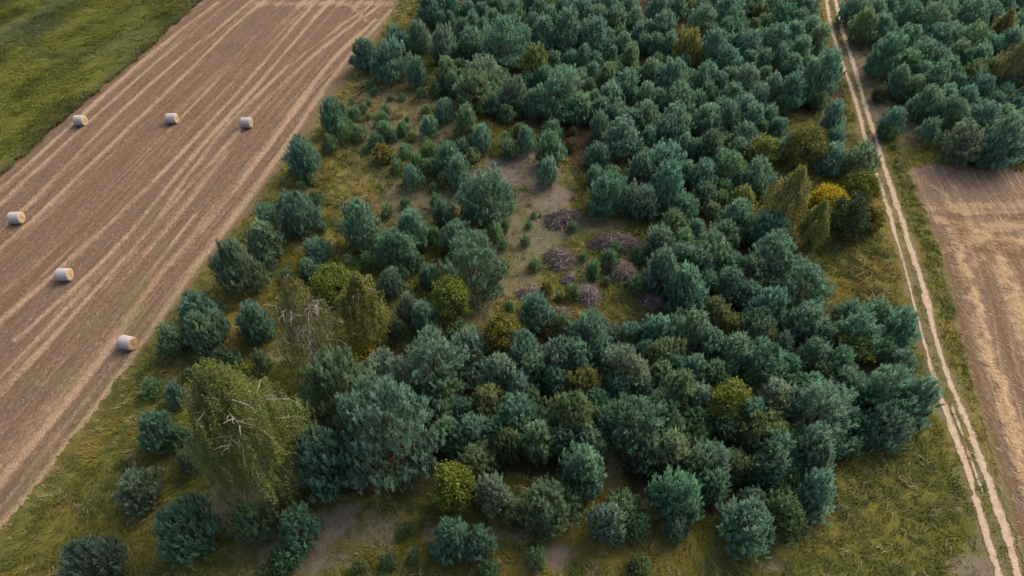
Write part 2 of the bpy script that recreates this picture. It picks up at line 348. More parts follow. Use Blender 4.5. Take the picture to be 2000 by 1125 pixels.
def f2_attrs(x, y):
    d, v = f2_uv(x, y); px, py, _ = proj(x, y)
    s = f2_swath(x, y) + 0.8 * (vnoise(d, v * .05, .38, 67, 2) - .5) + .35 * (vnoise(d, v, .6, 83, 3) - .5)
    for c in (3.0, 4.1, 7.0, 7.9, 10.2, 11.1, 14, 17.2):                    # faint pale tyre tracks between the swaths
        s = np.maximum(s, .5 * np.exp(-((d - c + (vnoise(v, v * 0, 6, 84, 2) - .5) * .8) / .14) ** 2) * (.4 + .9 * vnoise(d, v, 1.5, 85, 2)))
    r = np.maximum(np.maximum(.9 * np.exp(-((d - 0.55) / .3) ** 2), 0.8 * np.exp(-((d - 3.5) / .4) ** 2)), .7 * np.exp(-((d - 6.6) / .5) ** 2)) * sstep(390, 520, py) * (.4 + vnoise(d, v * .2, 1, 68, 3))
    r = np.maximum(r, 0.9 * sstep(.56, .72, vnoise(x, y, 2.0, 69, 2)) * sstep(400, 430, py) * sstep(620, 520, py))
    return dict(straw=s, rut=r, weed=0.8 * sstep(0.9, 0, d + vnoise(x, y, 1, 70, 3) - .3))
def f2_z(x, y): return 0.10 * f2_swath(x, y) + 0.03 * vnoise(x, y, .4, 71, 2)
sheet('raked_field', F2_POLY, 0.14, M_FIELD2, f2_attrs, 0.012, f2_z, 0.4)

# sandy wheel ruts
def ribbon(P, w, seed, V, F, E, amp=0.45, gaps=0.0, fade=None):
    seg = np.linalg.norm(np.diff(P, axis=0), axis=1); s = np.r_[0, np.cumsum(seg)]
    q = np.arange(0, s[-1], 0.09); X = np.interp(q, s, P[:, 0]); Y = np.interp(q, s, P[:, 1])
    k = np.ones(25) / 25; Xp = np.convolve(np.pad(X, 12, 'edge'), k, 'valid'); Yp = np.convolve(np.pad(Y, 12, 'edge'), k, 'valid')
    tx, ty = np.gradient(Xp), np.gradient(Yp); l = np.hypot(tx, ty); nx, ny = ty / l, -tx / l
    rs = np.random.RandomState(seed)
    wl = w * (1 + amp * (vnoise(q, q * 0, .7, seed, 4) - .5) * 2.2 + .25 * (rs.rand(len(q)) - .5))
    wr = w * (1 + amp * (vnoise(q, q * 0, .7, seed + 1, 4) - .5) * 2.2 + .25 * (rs.rand(len(q)) - .5))
    if gaps:
        g = sstep(.35 + gaps * .25, .25 + gaps * .25, vnoise(q, q * 0, 1.8, seed + 2, 3)); wl *= 1 - .85 * g; wr *= 1 - .85 * g
    if fade:
        py_ = proj(X, Y)[1]; fq = 1 - fade[2] * sstep(fade[0], fade[0] + 50, py_) * sstep(fade[1], fade[1] - 50, py_) * np.clip(.45 + 1.1 * vnoise(q, q * 0, 1.1, seed + 3, 3), 0, 1); wl *= fq; wr *= fq
    K = np.array([-1, -.72, -.35, 0, .35, .72, 1.]); base = sum(len(v) for v in V)
    W = np.where(K[None, :] < 0, wl[:, None], wr[:, None]) * K[None, :]
    PX = Xp[:, None] + nx[:, None] * W; PY = Yp[:, None] + ny[:, None] * W
    V.append(np.c_[PX.ravel(), PY.ravel(), np.full(PX.size, 0.02 + .004 * len(V))]); E.append(np.tile(np.abs(K) ** 2, len(q)))
    n = len(K); i = (np.arange(len(q) - 1)[:, None] * n + np.arange(n - 1)[None, :]).ravel() + base
    F.append(np.stack([i, i + 1, i + n + 1, i + n], 1))
V, F, E_ = [], [], []
ribbon(RUT_R, .30, 101, V, F, E_, .6, .0, (600, 760, .35)); ribbon(RUT_L, .26, 202, V, F, E_, .6, .16, (440, 740, .62)); ribbon(RUT_M, .12, 303, V, F, E_, .6, .5)
tag(link('dirt_track', mesh_from('dirt_track', np.concatenate(V), np.concatenate(F), M_SAND, dict(edge=np.concatenate(E_)))), kind='structure')

# ------------------------------------------------------------------ grass, weeds and loose straw (uncountable stuff)
rng = np.random.RandomState(7)
def blades(name, x, y, hgt, wid, lean, colr, per, mat, z0=0.0, spread=0.16, lay=None):
    """per blades around each (x, y): thin bent triangles pairs"""
    n = len(x) * per; r = rng
    X = np.repeat(x, per) + r.randn(n) * spread; Y = np.repeat(y, per) + r.randn(n) * spread
    h = np.repeat(hgt, per) * (.6 + .8 * r.rand(n)); a = r.rand(n) * 2 * pi
    dx, dy = np.cos(a), np.sin(a)
    if lay is not None:
        lx = np.repeat(lay[0], per); ly = np.repeat(lay[1], per); dx = dx * .6 + lx; dy = dy * .6 + ly
        q = np.hypot(dx, dy) + 1e-6; dx /= q; dy /= q
    ln = np.repeat(lean, per) * (.5 + r.rand(n)) * h
    sx, sy = -dy * wid * .5, dx * wid * .5
    p0 = np.c_[X - sx, Y - sy, np.full(n, z0 - .01)]; p1 = np.c_[X + sx, Y + sy, np.full(n, z0 - .01)]
    m0 = np.c_[X - sx * .8 + dx * ln * .35, Y - sy * .8 + dy * ln * .35, z0 + h * .62]; m1 = np.c_[X + sx * .8 + dx * ln * .35, Y + sy * .8 + dy * ln * .35, z0 + h * .62]
    tp = np.c_[X + dx * ln, Y + dy * ln, z0 + h * .85]
    Vv = np.stack([p0, p1, m1, m0, tp], 1).reshape(-1, 3); b = np.arange(n)[:, None] * 5
    Ff = np.concatenate([b + [0, 1, 2], b + [0, 2, 3], b + [3, 2, 4]])
    c = np.repeat(colr, per, 0) * (.75 + .5 * r.rand(n))[:, None]
    return link(name, mesh_from(name, Vv, Ff, mat, dict(col=np.repeat(c, 5, 0))))
n = 230000
gx_ = rng.uniform(-75, 78, n); gy_ = rng.uniform(10, 100, n)
px, py, dep = proj(gx_, gy_)
ok = (px > -40) & (px < 2040) & (py > -20) & (py < 1165)
jx = (vnoise(gx_, gy_, .9, 5, 4) - .5) * .8
ok &= ~inpoly(gx_ + jx, gy_, FIELD_POLY) & ~inpoly(gx_ + jx, gy_, F2_POLY) & ~inpoly(gx_, gy_, CROP_POLY)
dr = np.minimum(dpoly(gx_, gy_, RUT_R), dpoly(gx_, gy_, RUT_L)); ok &= dr > .30 + .25 * (rng.rand(n) - .3)
b_, m_, d_, l_ = masks(gx_, gy_)
clump = vnoise(gx_, gy_, 1.1, 77, 4)
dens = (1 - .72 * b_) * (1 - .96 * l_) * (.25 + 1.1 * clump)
ok &= rng.rand(n) < dens
gx_, gy_, b_, m_, d_, clump, dr, px, py = [a[ok] for a in (gx_, gy_, b_, m_, d_, clump, dr, px, py)]
big = vnoise(gx_, gy_, 6, 88, 4)
c1 = np.array([.064, .069, .011]); c2 = np.array([.110, .106, .019]); c3 = np.array([.140, .110, .026]); c4 = np.array([.05, .062, .018])
w = np.clip((big - .3) * 2.2, 0, 1)[:, None]
gc = c1 * (1 - w) + c2 * w
gc = gc * (1 - .8 * d_[:, None]) + c3 * (.8 * d_[:, None])
dk = sstep(.55, .35, vnoise(gx_, gy_, 2.2, 91, 3))[:, None] * .8
gc = gc * (1 - dk) + c4 * dk
vg = (sstep(2.0, .2, dpoly(gx_, gy_, FIELD_R) + (clump - .5) * 1.5) * .75)[:, None]; gc = gc * (1 - vg) + np.array([.105, .088, .040]) * vg
pat = np.zeros(len(gx_))                                    # patches of darker, taller grass in the meadow beside the track
for cx, cy, rx, ry in ((1690, 545, 32, 50), (1670, 520, 40, 24), (1740, 600, 45, 24), (1700, 600, 55, 18), (1810, 1000, 60, 12), (1655, 480, 26, 14)):
    pat = np.maximum(pat, sstep(1.25, .5, np.hypot((px - cx) / rx, (py - cy) / ry) + (clump - .5) * 1.6))
gc = gc * (1 - .75 * pat[:, None]) + np.array([.042, .034, .008]) * .75 * pat[:, None]
la = vnoise(gx_, gy_, 3.5, 95, 3) * 4 * pi
tall = rng.rand(len(gx_)); stem = tall < .05; weed = (tall > .05) & (tall < .09 + .10 * (clump > .62))
gc[stem] = np.array([.19, .155, .075]); gc[weed] = gc[weed] * .55 + np.array([.01, .022, .004])
hh = (.12 + .22 * clump * (.6 + big)) * np.where(dr < 1.0, .45, 1) * (.35 + .65 * sstep(0, 2.2, dpoly(gx_, gy_, FIELD_R))) * (1 + .4 * pat) * (1 - .6 * b_) * np.where(stem, 1.7, np.where(weed, 1.8, 1))
gc = gc * (1 - .55 * b_[:, None]) + np.array([.115, .10, .058]) * .55 * b_[:, None]
tag(blades('meadow_grass', gx_, gy_, hh, .04, .7 + .7 * clump, gc, 8, M_GRASS, lay=(np.cos(la), np.sin(la))),
    'olive and ochre meadow grass around the pine trees', 'grass', kind='stuff')
# green crop at the upper left, combed by the wind
n = 90000; x = rng.uniform(-78, -38, n); y = rng.uniform(46, 101, n); px, py, dep = proj(x, y)
ok = inpoly(x + (vnoise(x, y, .9, 5, 4) - .5) * .9, y, CROP_POLY) & (px > -60) & (py > -40)
x, y = x[ok], y[ok]; de = dpoly(x, y, FIELD_L)
u = x * .30 + y * .954; big = vnoise(x * .95 - y * .3, u * .45, 2.4, 51, 4); b2 = vnoise(x, y, 7, 53, 3); cl = vnoise(x, y, .8, 55, 3)
px, py, dep = proj(x, y)
w = np.clip((big - .32) * 2.4, 0, 1)[:, None]; gc = np.array([.118, .135, .026]) * (1 - w) + np.array([.19, .19, .034]) * w
w = (sstep(.45, .62, b2 + .25 * (cl - .5)) * sstep(150, 60, py))[:, None] * .6; gc = gc * (1 - w) + np.array([.125, .15, .075]) * w
w = (sstep(1.5, .3, de) * .7)[:, None]; gc = gc * (1 - w) + np.array([.09, .09, .05]) * w
la = (vnoise(x, y, 4, 57, 2) - .5) * 3 - .5
tag(blades('green_crop', x, y,   .22 + .34 * cl + .2 * (big - .5), .075, .6 + .9 * big, gc, 7, M_GRASS, spread=.2, lay=(np.cos(la), np.sin(la))),
    'lodged dark green crop along the stubble field', 'crop', kind='stuff')
# straw lying on the fields
def litter(name, poly, n, dens_fn, cola, colb, label, length):
    lo = poly.min(0); hi = poly.max(0); x = rng.uniform(lo[0], hi[0], n); y = rng.uniform(lo[1], hi[1], n); px, py, dep = proj(x, y)
    ok = inpoly(x, y, poly) & (px > -20) & (px < 2020) & (py > -10) & (py < 1140); x, y = x[ok], y[ok]
    d, ang, z = dens_fn(x, y); ok = rng.rand(len(x)) < d; x, y, ang, z = x[ok], y[ok], ang[ok], z[ok]; m = len(x)
    ang = ang + rng.randn(m) * .45; l = length * (.5 + rng.rand(m)); dx, dy = np.cos(ang) * l, np.sin(ang) * l; wx, wy = -np.sin(ang) * .014, np.cos(ang) * .014
    z1 = z + .02 + .05 * rng.rand(m); z2 = z + .02 + .09 * rng.rand(m)
    Vv = np.stack([np.c_[x - dx - wx, y - dy - wy, z1], np.c_[x - dx + wx, y - dy + wy, z1], np.c_[x + dx + wx, y + dy + wy, z2], np.c_[x + dx - wx, y + dy - wy, z2]], 1).reshape(-1, 3)
    q = rng.rand(m)[:, None]; c = (np.array(cola) * (1 - q) + np.array(colb) * q)
    tag(link(name, mesh_from(name, Vv, np.arange(m * 4).reshape(-1, 4), M_STRAWBIT, dict(col=np.repeat(c, 4, 0)))), label, 'straw', kind='stuff')
def dl(x, y):
    s = field_lines(x, y); return .01 + .4 * s ** 1.5, np.full(len(x), math.atan2(FIELD_DIR[1], FIELD_DIR[0])) + rng.randn(len(x)) * .5, .02 + .05 * s + .02
litter('loose_straw', FIELD_POLY, 110000, dl, (.24, .16, .092), (.34, .24, .15), 'pale straw scattered in long lines over the left stubble field', .16)
def dr_(x, y):
    s = f2_swath(x, y); d, v = f2_uv(x, y); a = math.atan2(F2DIR[1], F2DIR[0]) + 1.15 + (vnoise(x, y, 1.5, 72, 2) - .5) * 1.5
    return .05 + s ** 1.3, np.full(len(x), a), .02 + .10 * s + .02
litter('raked_straw', F2_POLY, 110000, dr_, (.25, .17, .092), (.36, .255, .145), 'golden straw raked in feathered swaths on the right field', .15)

# ------------------------------------------------------------------ tree prototypes
def shoots_mesh(name, P, D, L, Wd, vv, ww, K, seed):
    r = np.random.RandomState(seed); n = len(P)
    P = np.repeat(P, K, 0); D = np.repeat(D, K, 0); L = np.repeat(L, K); Wd = np.repeat(Wd, K)
    k = np.tile(np.arange(K), n); a = np.tile((np.arange(K) % 5) / 5. * .75, n) + r.rand(n * K) * .12
    ref = r.randn(n * K, 3); A = np.cross(D, ref); A /= np.linalg.norm(A, axis=1)[:, None] + 1e-9
    open_ = np.where(k == K - 1, 0.03, .20 + .38 * r.rand(n * K))
    d = D + A * open_[:, None]; d /= np.linalg.norm(d, axis=1)[:, None]
    b = P + D * (L * a)[:, None]; bl = L * (.40 + .2 * r.rand(n * K)); tip = b + d * bl[:, None]
    S = np.cross(d, r.randn(n * K, 3)); S /= np.linalg.norm(S, axis=1)[:, None] + 1e-9
    mid = b + d * (bl * .45)[:, None]; S = S * Wd[:, None]
    V = np.stack([b, mid - S, tip, mid + S], 1).reshape(-1, 3)
    F = np.arange(n * K * 4).reshape(-1, 4)
    va = np.repeat(vv, K * 4) + np.tile([-.38, 0, .38, 0], n * K)            # paler new-growth tips; darker blade bases paint in the shade of the gaps
    return mesh_from(name, V, F, M_NEEDLE, dict(v=va, w=np.repeat(ww, K * 4)))

def pine_proto(seed, H, R, low=0.10, wid=0.32, gap=1.0, K=17, sl=0.62, thin=.36):
    """Scots pine: whorls of branches, fans of branchlets, upright bottlebrush shoots. returns (trunk mesh, crown mesh)"""
    r = np.random.RandomState(seed); T = Tubes(5); P = []; D = []; L = []
    ph = r.rand() * 6; bend = .03 * H
    axis_ = lambda z: np.array([bend * sin(ph + z * 1.1) * z / H, bend * cos(ph * 2 + z * .9) * z / H, z])
    zs = np.linspace(-.15, H * .97, 9); r0 = .018 * H + .012 * R + .015
    T.add([axis_(z) for z in zs], [r0 * (1 - .9 * max(z, 0) / H) for z in zs])
    def shoot(p, out, up, k=1.0):
        d = out * .24 + np.array([0, 0, up * 1.3]) + r.randn(3) * .14; d /= np.linalg.norm(d) + 1e-9
        P.append(p); D.append(d); L.append(sl * k * (.75 + .5 * r.rand()))
    lop = 1 + .16 * np.sin(np.arange(40) * 2.4 + ph)
    z = low * H; step0 = np.clip(H * .085, .22, .52); wi = 0
    sect = 1 + .22 * r.randn(7)                          # lopsided sectors
    while z < H * .95:
        t = z / H
        prof = max(0.0, 1 - ((t - wid) / (1.03 - wid)) ** 1.4) ** .82 if t > wid else .85 + .15 * (t - low) / max(wid - low, .01)
        nb = r.randint(5, 8) if H > 1.6 else r.randint(4, 6)
        az0 = r.rand() * 6.28
        for b in range(nb):
            if r.rand() > gap and t < .8: continue
            az = az0 + b * 2 * pi / nb + r.randn() * .18
            Lb = R * prof * (0.78 + .42 * r.rand()) * np.clip(sect[int(az / .9) % 7], .75, 1.2)
            if Lb < .12: continue
            out = np.array([cos(az), sin(az), 0]); el = .12 + .75 * t + r.randn() * .08
            p0 = axis_(z); rise = Lb * math.tan(min(el, 1.05)) * .55
            if z + rise > H * 1.0: rise = max(0, H - z)
            f = lambda s: p0 + out * (Lb * s) + np.array([0, 0, rise * (s ** 1.5) - .10 * Lb * (1 - t) * sin(s * pi)])
            if H > 1.3: T.add([f(s) for s in (0, .35, .7, 1)], np.array([1, .7, .45, .2]) * (.010 + .011 * Lb))
            side = np.array([-sin(az), cos(az), 0])
            nsub = max(2, int(Lb / .30)); s0 = .30 if Lb > 1.2 else .12
            for q in range(nsub + 1):
                s = s0 + (1 - s0) * q / nsub; bp = f(s)
                wl = min(.42 * Lb * (1.08 - .75 * s) + .12, 1.3)
                for sg in (-1, 1):
                    l2 = wl * (.7 + .5 * r.rand())
                    d2 = out * .75 + side * sg * .95; d2 /= np.linalg.norm(d2)
                    ns = max(1, int(round(l2 / .31)))
                    for e in range(1, ns + 1):
                        pe = bp + d2 * (l2 * e / ns) + np.array([0, 0, .16 * l2 * e / ns + r.randn() * .05])
                        shoot(pe, d2, .75 + .35 * t, 1.0 if e == ns else .8)
                        if e == ns: shoot(pe + np.array([r.randn() * .05, r.randn() * .05, .14]), d2 * .6, 1.0 + .3 * t, 1.05)
                if s > .55: shoot(bp, out, .9)
            tip = f(1.0)
            for _ in range(3): shoot(tip + r.randn(3) * .09, out, .85 + .4 * t, 1.15)
            if t > .12:
                for q in range(3 + int(2 * t)): shoot(tip + np.array([r.randn() * .06, r.randn() * .06, .17 * q * (.7 + .5 * r.rand())]) * min(1, Lb + .2), out * (.5 - .15 * q), 1.2, 1.15)
        z += step0 * (.8 + .4 * r.rand()); wi += 1
    top = axis_(H * .95)
    for _ in range(6): shoot(top + r.randn(3) * np.array([.12, .12, .1]), r.randn(3) * .5, 1.2, 1.15)
    shoot(top, np.zeros(3), 2, 1.6)
    P = np.array(P); D = np.array(D); L = np.array(L)
    md = thin * sl; seen = {}; keep = []                      # spread the shoots so that each reads as a candle of its own
    for i in np.argsort(-L + .05 * r.rand(len(L))):
        k = tuple(np.floor(P[i] / md).astype(int)); ok = True
        for a in (-1, 0, 1):
            for b in (-1, 0, 1):
                for c in (-1, 0, 1):
                    for j in seen.get((k[0] + a, k[1] + b, k[2] + c), ()):
                        if ok and np.sum(((P[i] - P[j]) * (1, 1, .7)) ** 2) < md * md: ok = False
        if ok: keep.append(i); seen.setdefault(k, []).append(i)
    P, D, L = P[keep], D[keep], L[keep]
    fr = np.clip(R * .42, .55, 1.5)
    vo = vnoise(P[:, 0] + 60 + .8 * P[:, 2], P[:, 1] + 60 - .6 * P[:, 2], fr, seed + 9, 2) * .5 + vnoise(P[:, 1] - P[:, 0] + 90, P[:, 2] * 1.2 + 40, fr, seed + 19, 2) * .5
    ok_ = (vo > (.35 if H > 6.5 else .33 if H > 5 else .29)) | (P[:, 2] > .93 * H); P, D, L = P[ok_], D[ok_], L[ok_]
    cl = vnoise(P[:, 0] + 50 + P[:, 2] * .7, P[:, 1] + 50 - P[:, 2] * .5, .9, seed, 3)
    vv = np.clip(.5 + .9 * (cl - .5) + r.randn(len(P)) * .26, -.1, 1.1); ww = np.clip((vnoise(P[:, 0] + 20, P[:, 1] + P[:, 2] + 20, 1.3, seed + 5, 2) - .5) * 1.0, 0, .2)
    ext = np.percentile(np.hypot(P[:, 0], P[:, 1]), 95), P[:, 2].max() + sl * .5
    return T.mesh('trunk', M_BARK), shoots_mesh('crown', P, D, L, L * .054, vv, ww, K, seed), ext

def leaves_mesh(name, P, size, vv, ww, seed, droop=0.0):
    r = np.random.RandomState(seed); n = len(P)
    d = r.randn(n, 3) + np.array([0, 0, -droop]); d /= np.linalg.norm(d, axis=1)[:, None]
    S = np.cross(d, r.randn(n, 3)); S /= np.linalg.norm(S, axis=1)[:, None] + 1e-9
    s = size * (.7 + .6 * r.rand(n))[:, None]
    V = np.stack([P - d * s, P - S * s * .62, P + d * s, P + S * s * .62], 1).reshape(-1, 3)
    return mesh_from(name, V, np.arange(n * 4).reshape(-1, 4), M_LEAF, dict(v=np.repeat(vv, 4), w=np.repeat(ww, 4)))

def bush_proto(seed, H, R, nl=9000, size=.085, low=.12):
    """round broad-leaved tree: forking limbs, lumpy clusters of leaves"""
    r = np.random.RandomState(seed); T = Tubes(5); C = []
    T.add([(0, 0, -.1), (.03, .02, H * .3), (.0, .06, H * .6)], [.03 * H * .6, .022 * H * .6, .01 * H * .6])
    nc = int(46 + 22 * R)
    for i in range(nc):
        zt = low + (1 - low) * ((i + .5) / nc) ** .8; a = i * 2.39996 + r.randn() * .3
        pr = math.sqrt(max(0, 1 - ((zt - .42) / .60) ** 2)); rad = R * pr * (.55 + .5 * r.rand() ** .6)
        c = np.array([cos(a) * rad, sin(a) * rad, H * min(zt, .97)]) + r.randn(3) * .08 * R; C.append(c)
        s = np.array([0, 0, H * zt * .45]); m = (s + c) / 2 + np.array([0, 0, -.06 * H])
        T.add([s, m, c], np.array([1, .6, .25]) * .012 * H)
    C = np.array(C); k = nl // nc; cr = R * .24
    off = r.randn(nc * k, 3) * cr * np.array([1, 1, .75]) * .62
    P = np.repeat(C, k, 0) + off; P[:, 2] = np.maximum(P[:, 2], .06)
    cv = np.repeat(r.rand(nc), k)
    vv = np.clip(.45 + .35 * (cv - .5) + .16 * r.randn(nc * k), 0, 1); ww = np.repeat(r.rand(nc), k) * .15
    return T.mesh('trunk', M_BARK), leaves_mesh('crown', P, size, vv, ww, seed)

def birch_proto(seed, H, R, nt=620, bare=10, size=.062, per=22, forks=2, hang=1.0):
    """weeping birch: pale trunk and limbs, hanging leafy twigs, bare pale boughs that stick out. (trunk, boughs, crown)"""
    r = np.random.RandomState(seed); T = Tubes(6); B = Tubes(4); P = []; limbs = []
    for f_ in range(forks):
        a = r.rand() * 6.28; sp = (.05 if f_ == 0 else .22) * R
        pts_ = [np.array([0, 0, -.2]), np.array([cos(a) * sp * .3, sin(a) * sp * .3, H * .3]), np.array([cos(a) * sp * .9, sin(a) * sp * .9, H * .65]), np.array([cos(a) * sp * 1.3, sin(a) * sp * 1.3, H * (.84 if f_ == 0 else .72)])]
        T.add(pts_, np.array([.014, .010, .004, .001]) * H * (1 if f_ == 0 else .7)); limbs.append(np.array(pts_))
    nl = 30
    tips = []
    for i in range(nl):
        t = .22 + .74 * (i + .5) / nl; L0 = limbs[i % len(limbs)]; zz = H * t
        p0 = np.array([np.interp(zz, L0[:, 2], L0[:, k]) for k in range(3)])
        a = i * 2.4 + r.randn() * .3; prof = math.sqrt(max(.03, 1 - ((t - .38) / .66) ** 2)); l = R * prof * (.75 + .35 * r.rand())
        o = np.array([cos(a), sin(a), 0])
        q = [p0, p0 + o * l * .45 + [0, 0, l * .26], p0 + o * l * .85 + [0, 0, l * .28], p0 + o * l + [0, 0, l * .12]]
        B.add(q, np.array([.0032, .0022, .0014, .0008]) * H); tips.append(np.array(q))
    for i in range(nt):
        q = tips[r.randint(nl)]; s = .2 + .8 * r.rand(); k = s * 3; j = min(int(k), 2); p = q[j] * (1 - (k - j)) + q[j + 1] * (k - j)
        p = p + r.randn(3) * np.array([.32, .32, .22]) * R * .26
        if i % 5 > 1:
            tz = .30 + .78 * r.rand() ** .8; an = r.rand() * 6.28; pr = max(.02, 1 - (abs(tz - .32) / .80) ** 1.25) ** .8 * R * (.45 + .6 * r.rand() ** .7); p = np.array([cos(an) * pr, sin(an) * pr, tz * H + .1])
        ln = hang * (.6 + 1.1 * r.rand()) * (.13 * H + .25)
        e = p + np.array([r.randn() * .12, r.randn() * .12, -ln]); w = r.rand(per)[:, None]
        P.append(p * (1 - w) + e * w + r.randn(per, 3) * (.06 if per > 40 else .045))
    for i in range(bare):
        t = (.3 + .4 * r.rand()) if bare > 9 else (.5 + .35 * r.rand()); L0 = limbs[i % len(limbs)]; zz = H * t; p0 = np.array([np.interp(zz, L0[:, 2], L0[:, k]) for k in range(3)])
        a = -pi / 2 + r.randn() * 1.0; l = R * (.6 + .4 * r.rand()) * math.sqrt(max(.1, 1 - ((t - .38) / .66) ** 2)) * 1.12
        o = np.array([cos(a), sin(a), 0]); up_ = 1.0 if bare > 9 else .45; l *= .8 if bare > 9 else .85; q = [p0, p0 + o * l * .35 + [0, 0, l * .35 * (1 + up_)], p0 + o * l * .7 + [0, 0, l * .7 * (.4 + up_)], p0 + o * l * .95 + [0, 0, l * .8 * (.2 + up_)]]
        B.add(q, np.array([.0030, .0024, .0018, .0008]) * H * (1.5 if bare > 9 else .6))
        for _ in range(7):
            k = 1 + 2 * r.rand(); j = min(int(k), 2); b = q[j] * (1 - (k - j)) + q[j + 1] * (k - j); d = o + r.randn(3) * .7; d /= np.linalg.norm(d)
            ll = l * (.18 + .22 * r.rand()); B.add([b, b + d * ll * .5 + [0, 0, .05], b + d * ll + [0, 0, -.08 * ll]], np.array([.0020, .0016, .0008]) * H)
    P = np.concatenate(P); P[:, 2] = np.maximum(P[:, 2], .05)
    vv = np.clip(np.repeat(.5 + .22 * r.randn(nt), per) + .1 * r.randn(nt * per), 0, 1); ww = np.clip(np.repeat(r.rand(nt), per) * .4 - .1, 0, 1)
    return T.mesh('trunk', M_BIRCH), B.mesh('boughs', M_BIRCH), leaves_mesh('crown', P, size, vv, ww, seed, .8)

PROTO = []                                             # (H, R, trunk, crown)
for H, R, n, kw in ((.95, .42, 3, dict(low=.06, sl=.34)), (1.9, .78, 4, dict(low=.05, sl=.42)), (3.2, 1.25, 5, dict(low=.04)), (4.4, 1.75, 5, dict(low=.05, gap=.95)),
                    (5.6, 2.35, 4, dict(low=.06, gap=.94, sl=.66)), (7.2, 3.0, 2, dict(low=.08, gap=.88, sl=.66, K=17)), (9.5, 3.8, 2, dict(low=.08, gap=.86, sl=.68, K=17))):
    for i in range(n):
        t_, c_, ex = pine_proto(int(H * 100) + i * 13, H, R, wid=.15 + .05 * (i % 3), **kw); PROTO.append((ex[1], ex[0], t_, c_))
BUSH = [(2.6, 1.3) + bush_proto(11, 2.6, 1.3, 6500, .075), (3.6, 1.6) + bush_proto(12, 3.6, 1.6, 9000, .08), (4.6, 2.0) + bush_proto(13, 4.6, 2.0, 13000, .085), (1.1, .6) + bush_proto(14, 1.1, .6, 1600, .06)]
print('prototypes', sum(len(p[3].polygons) for p in PROTO))

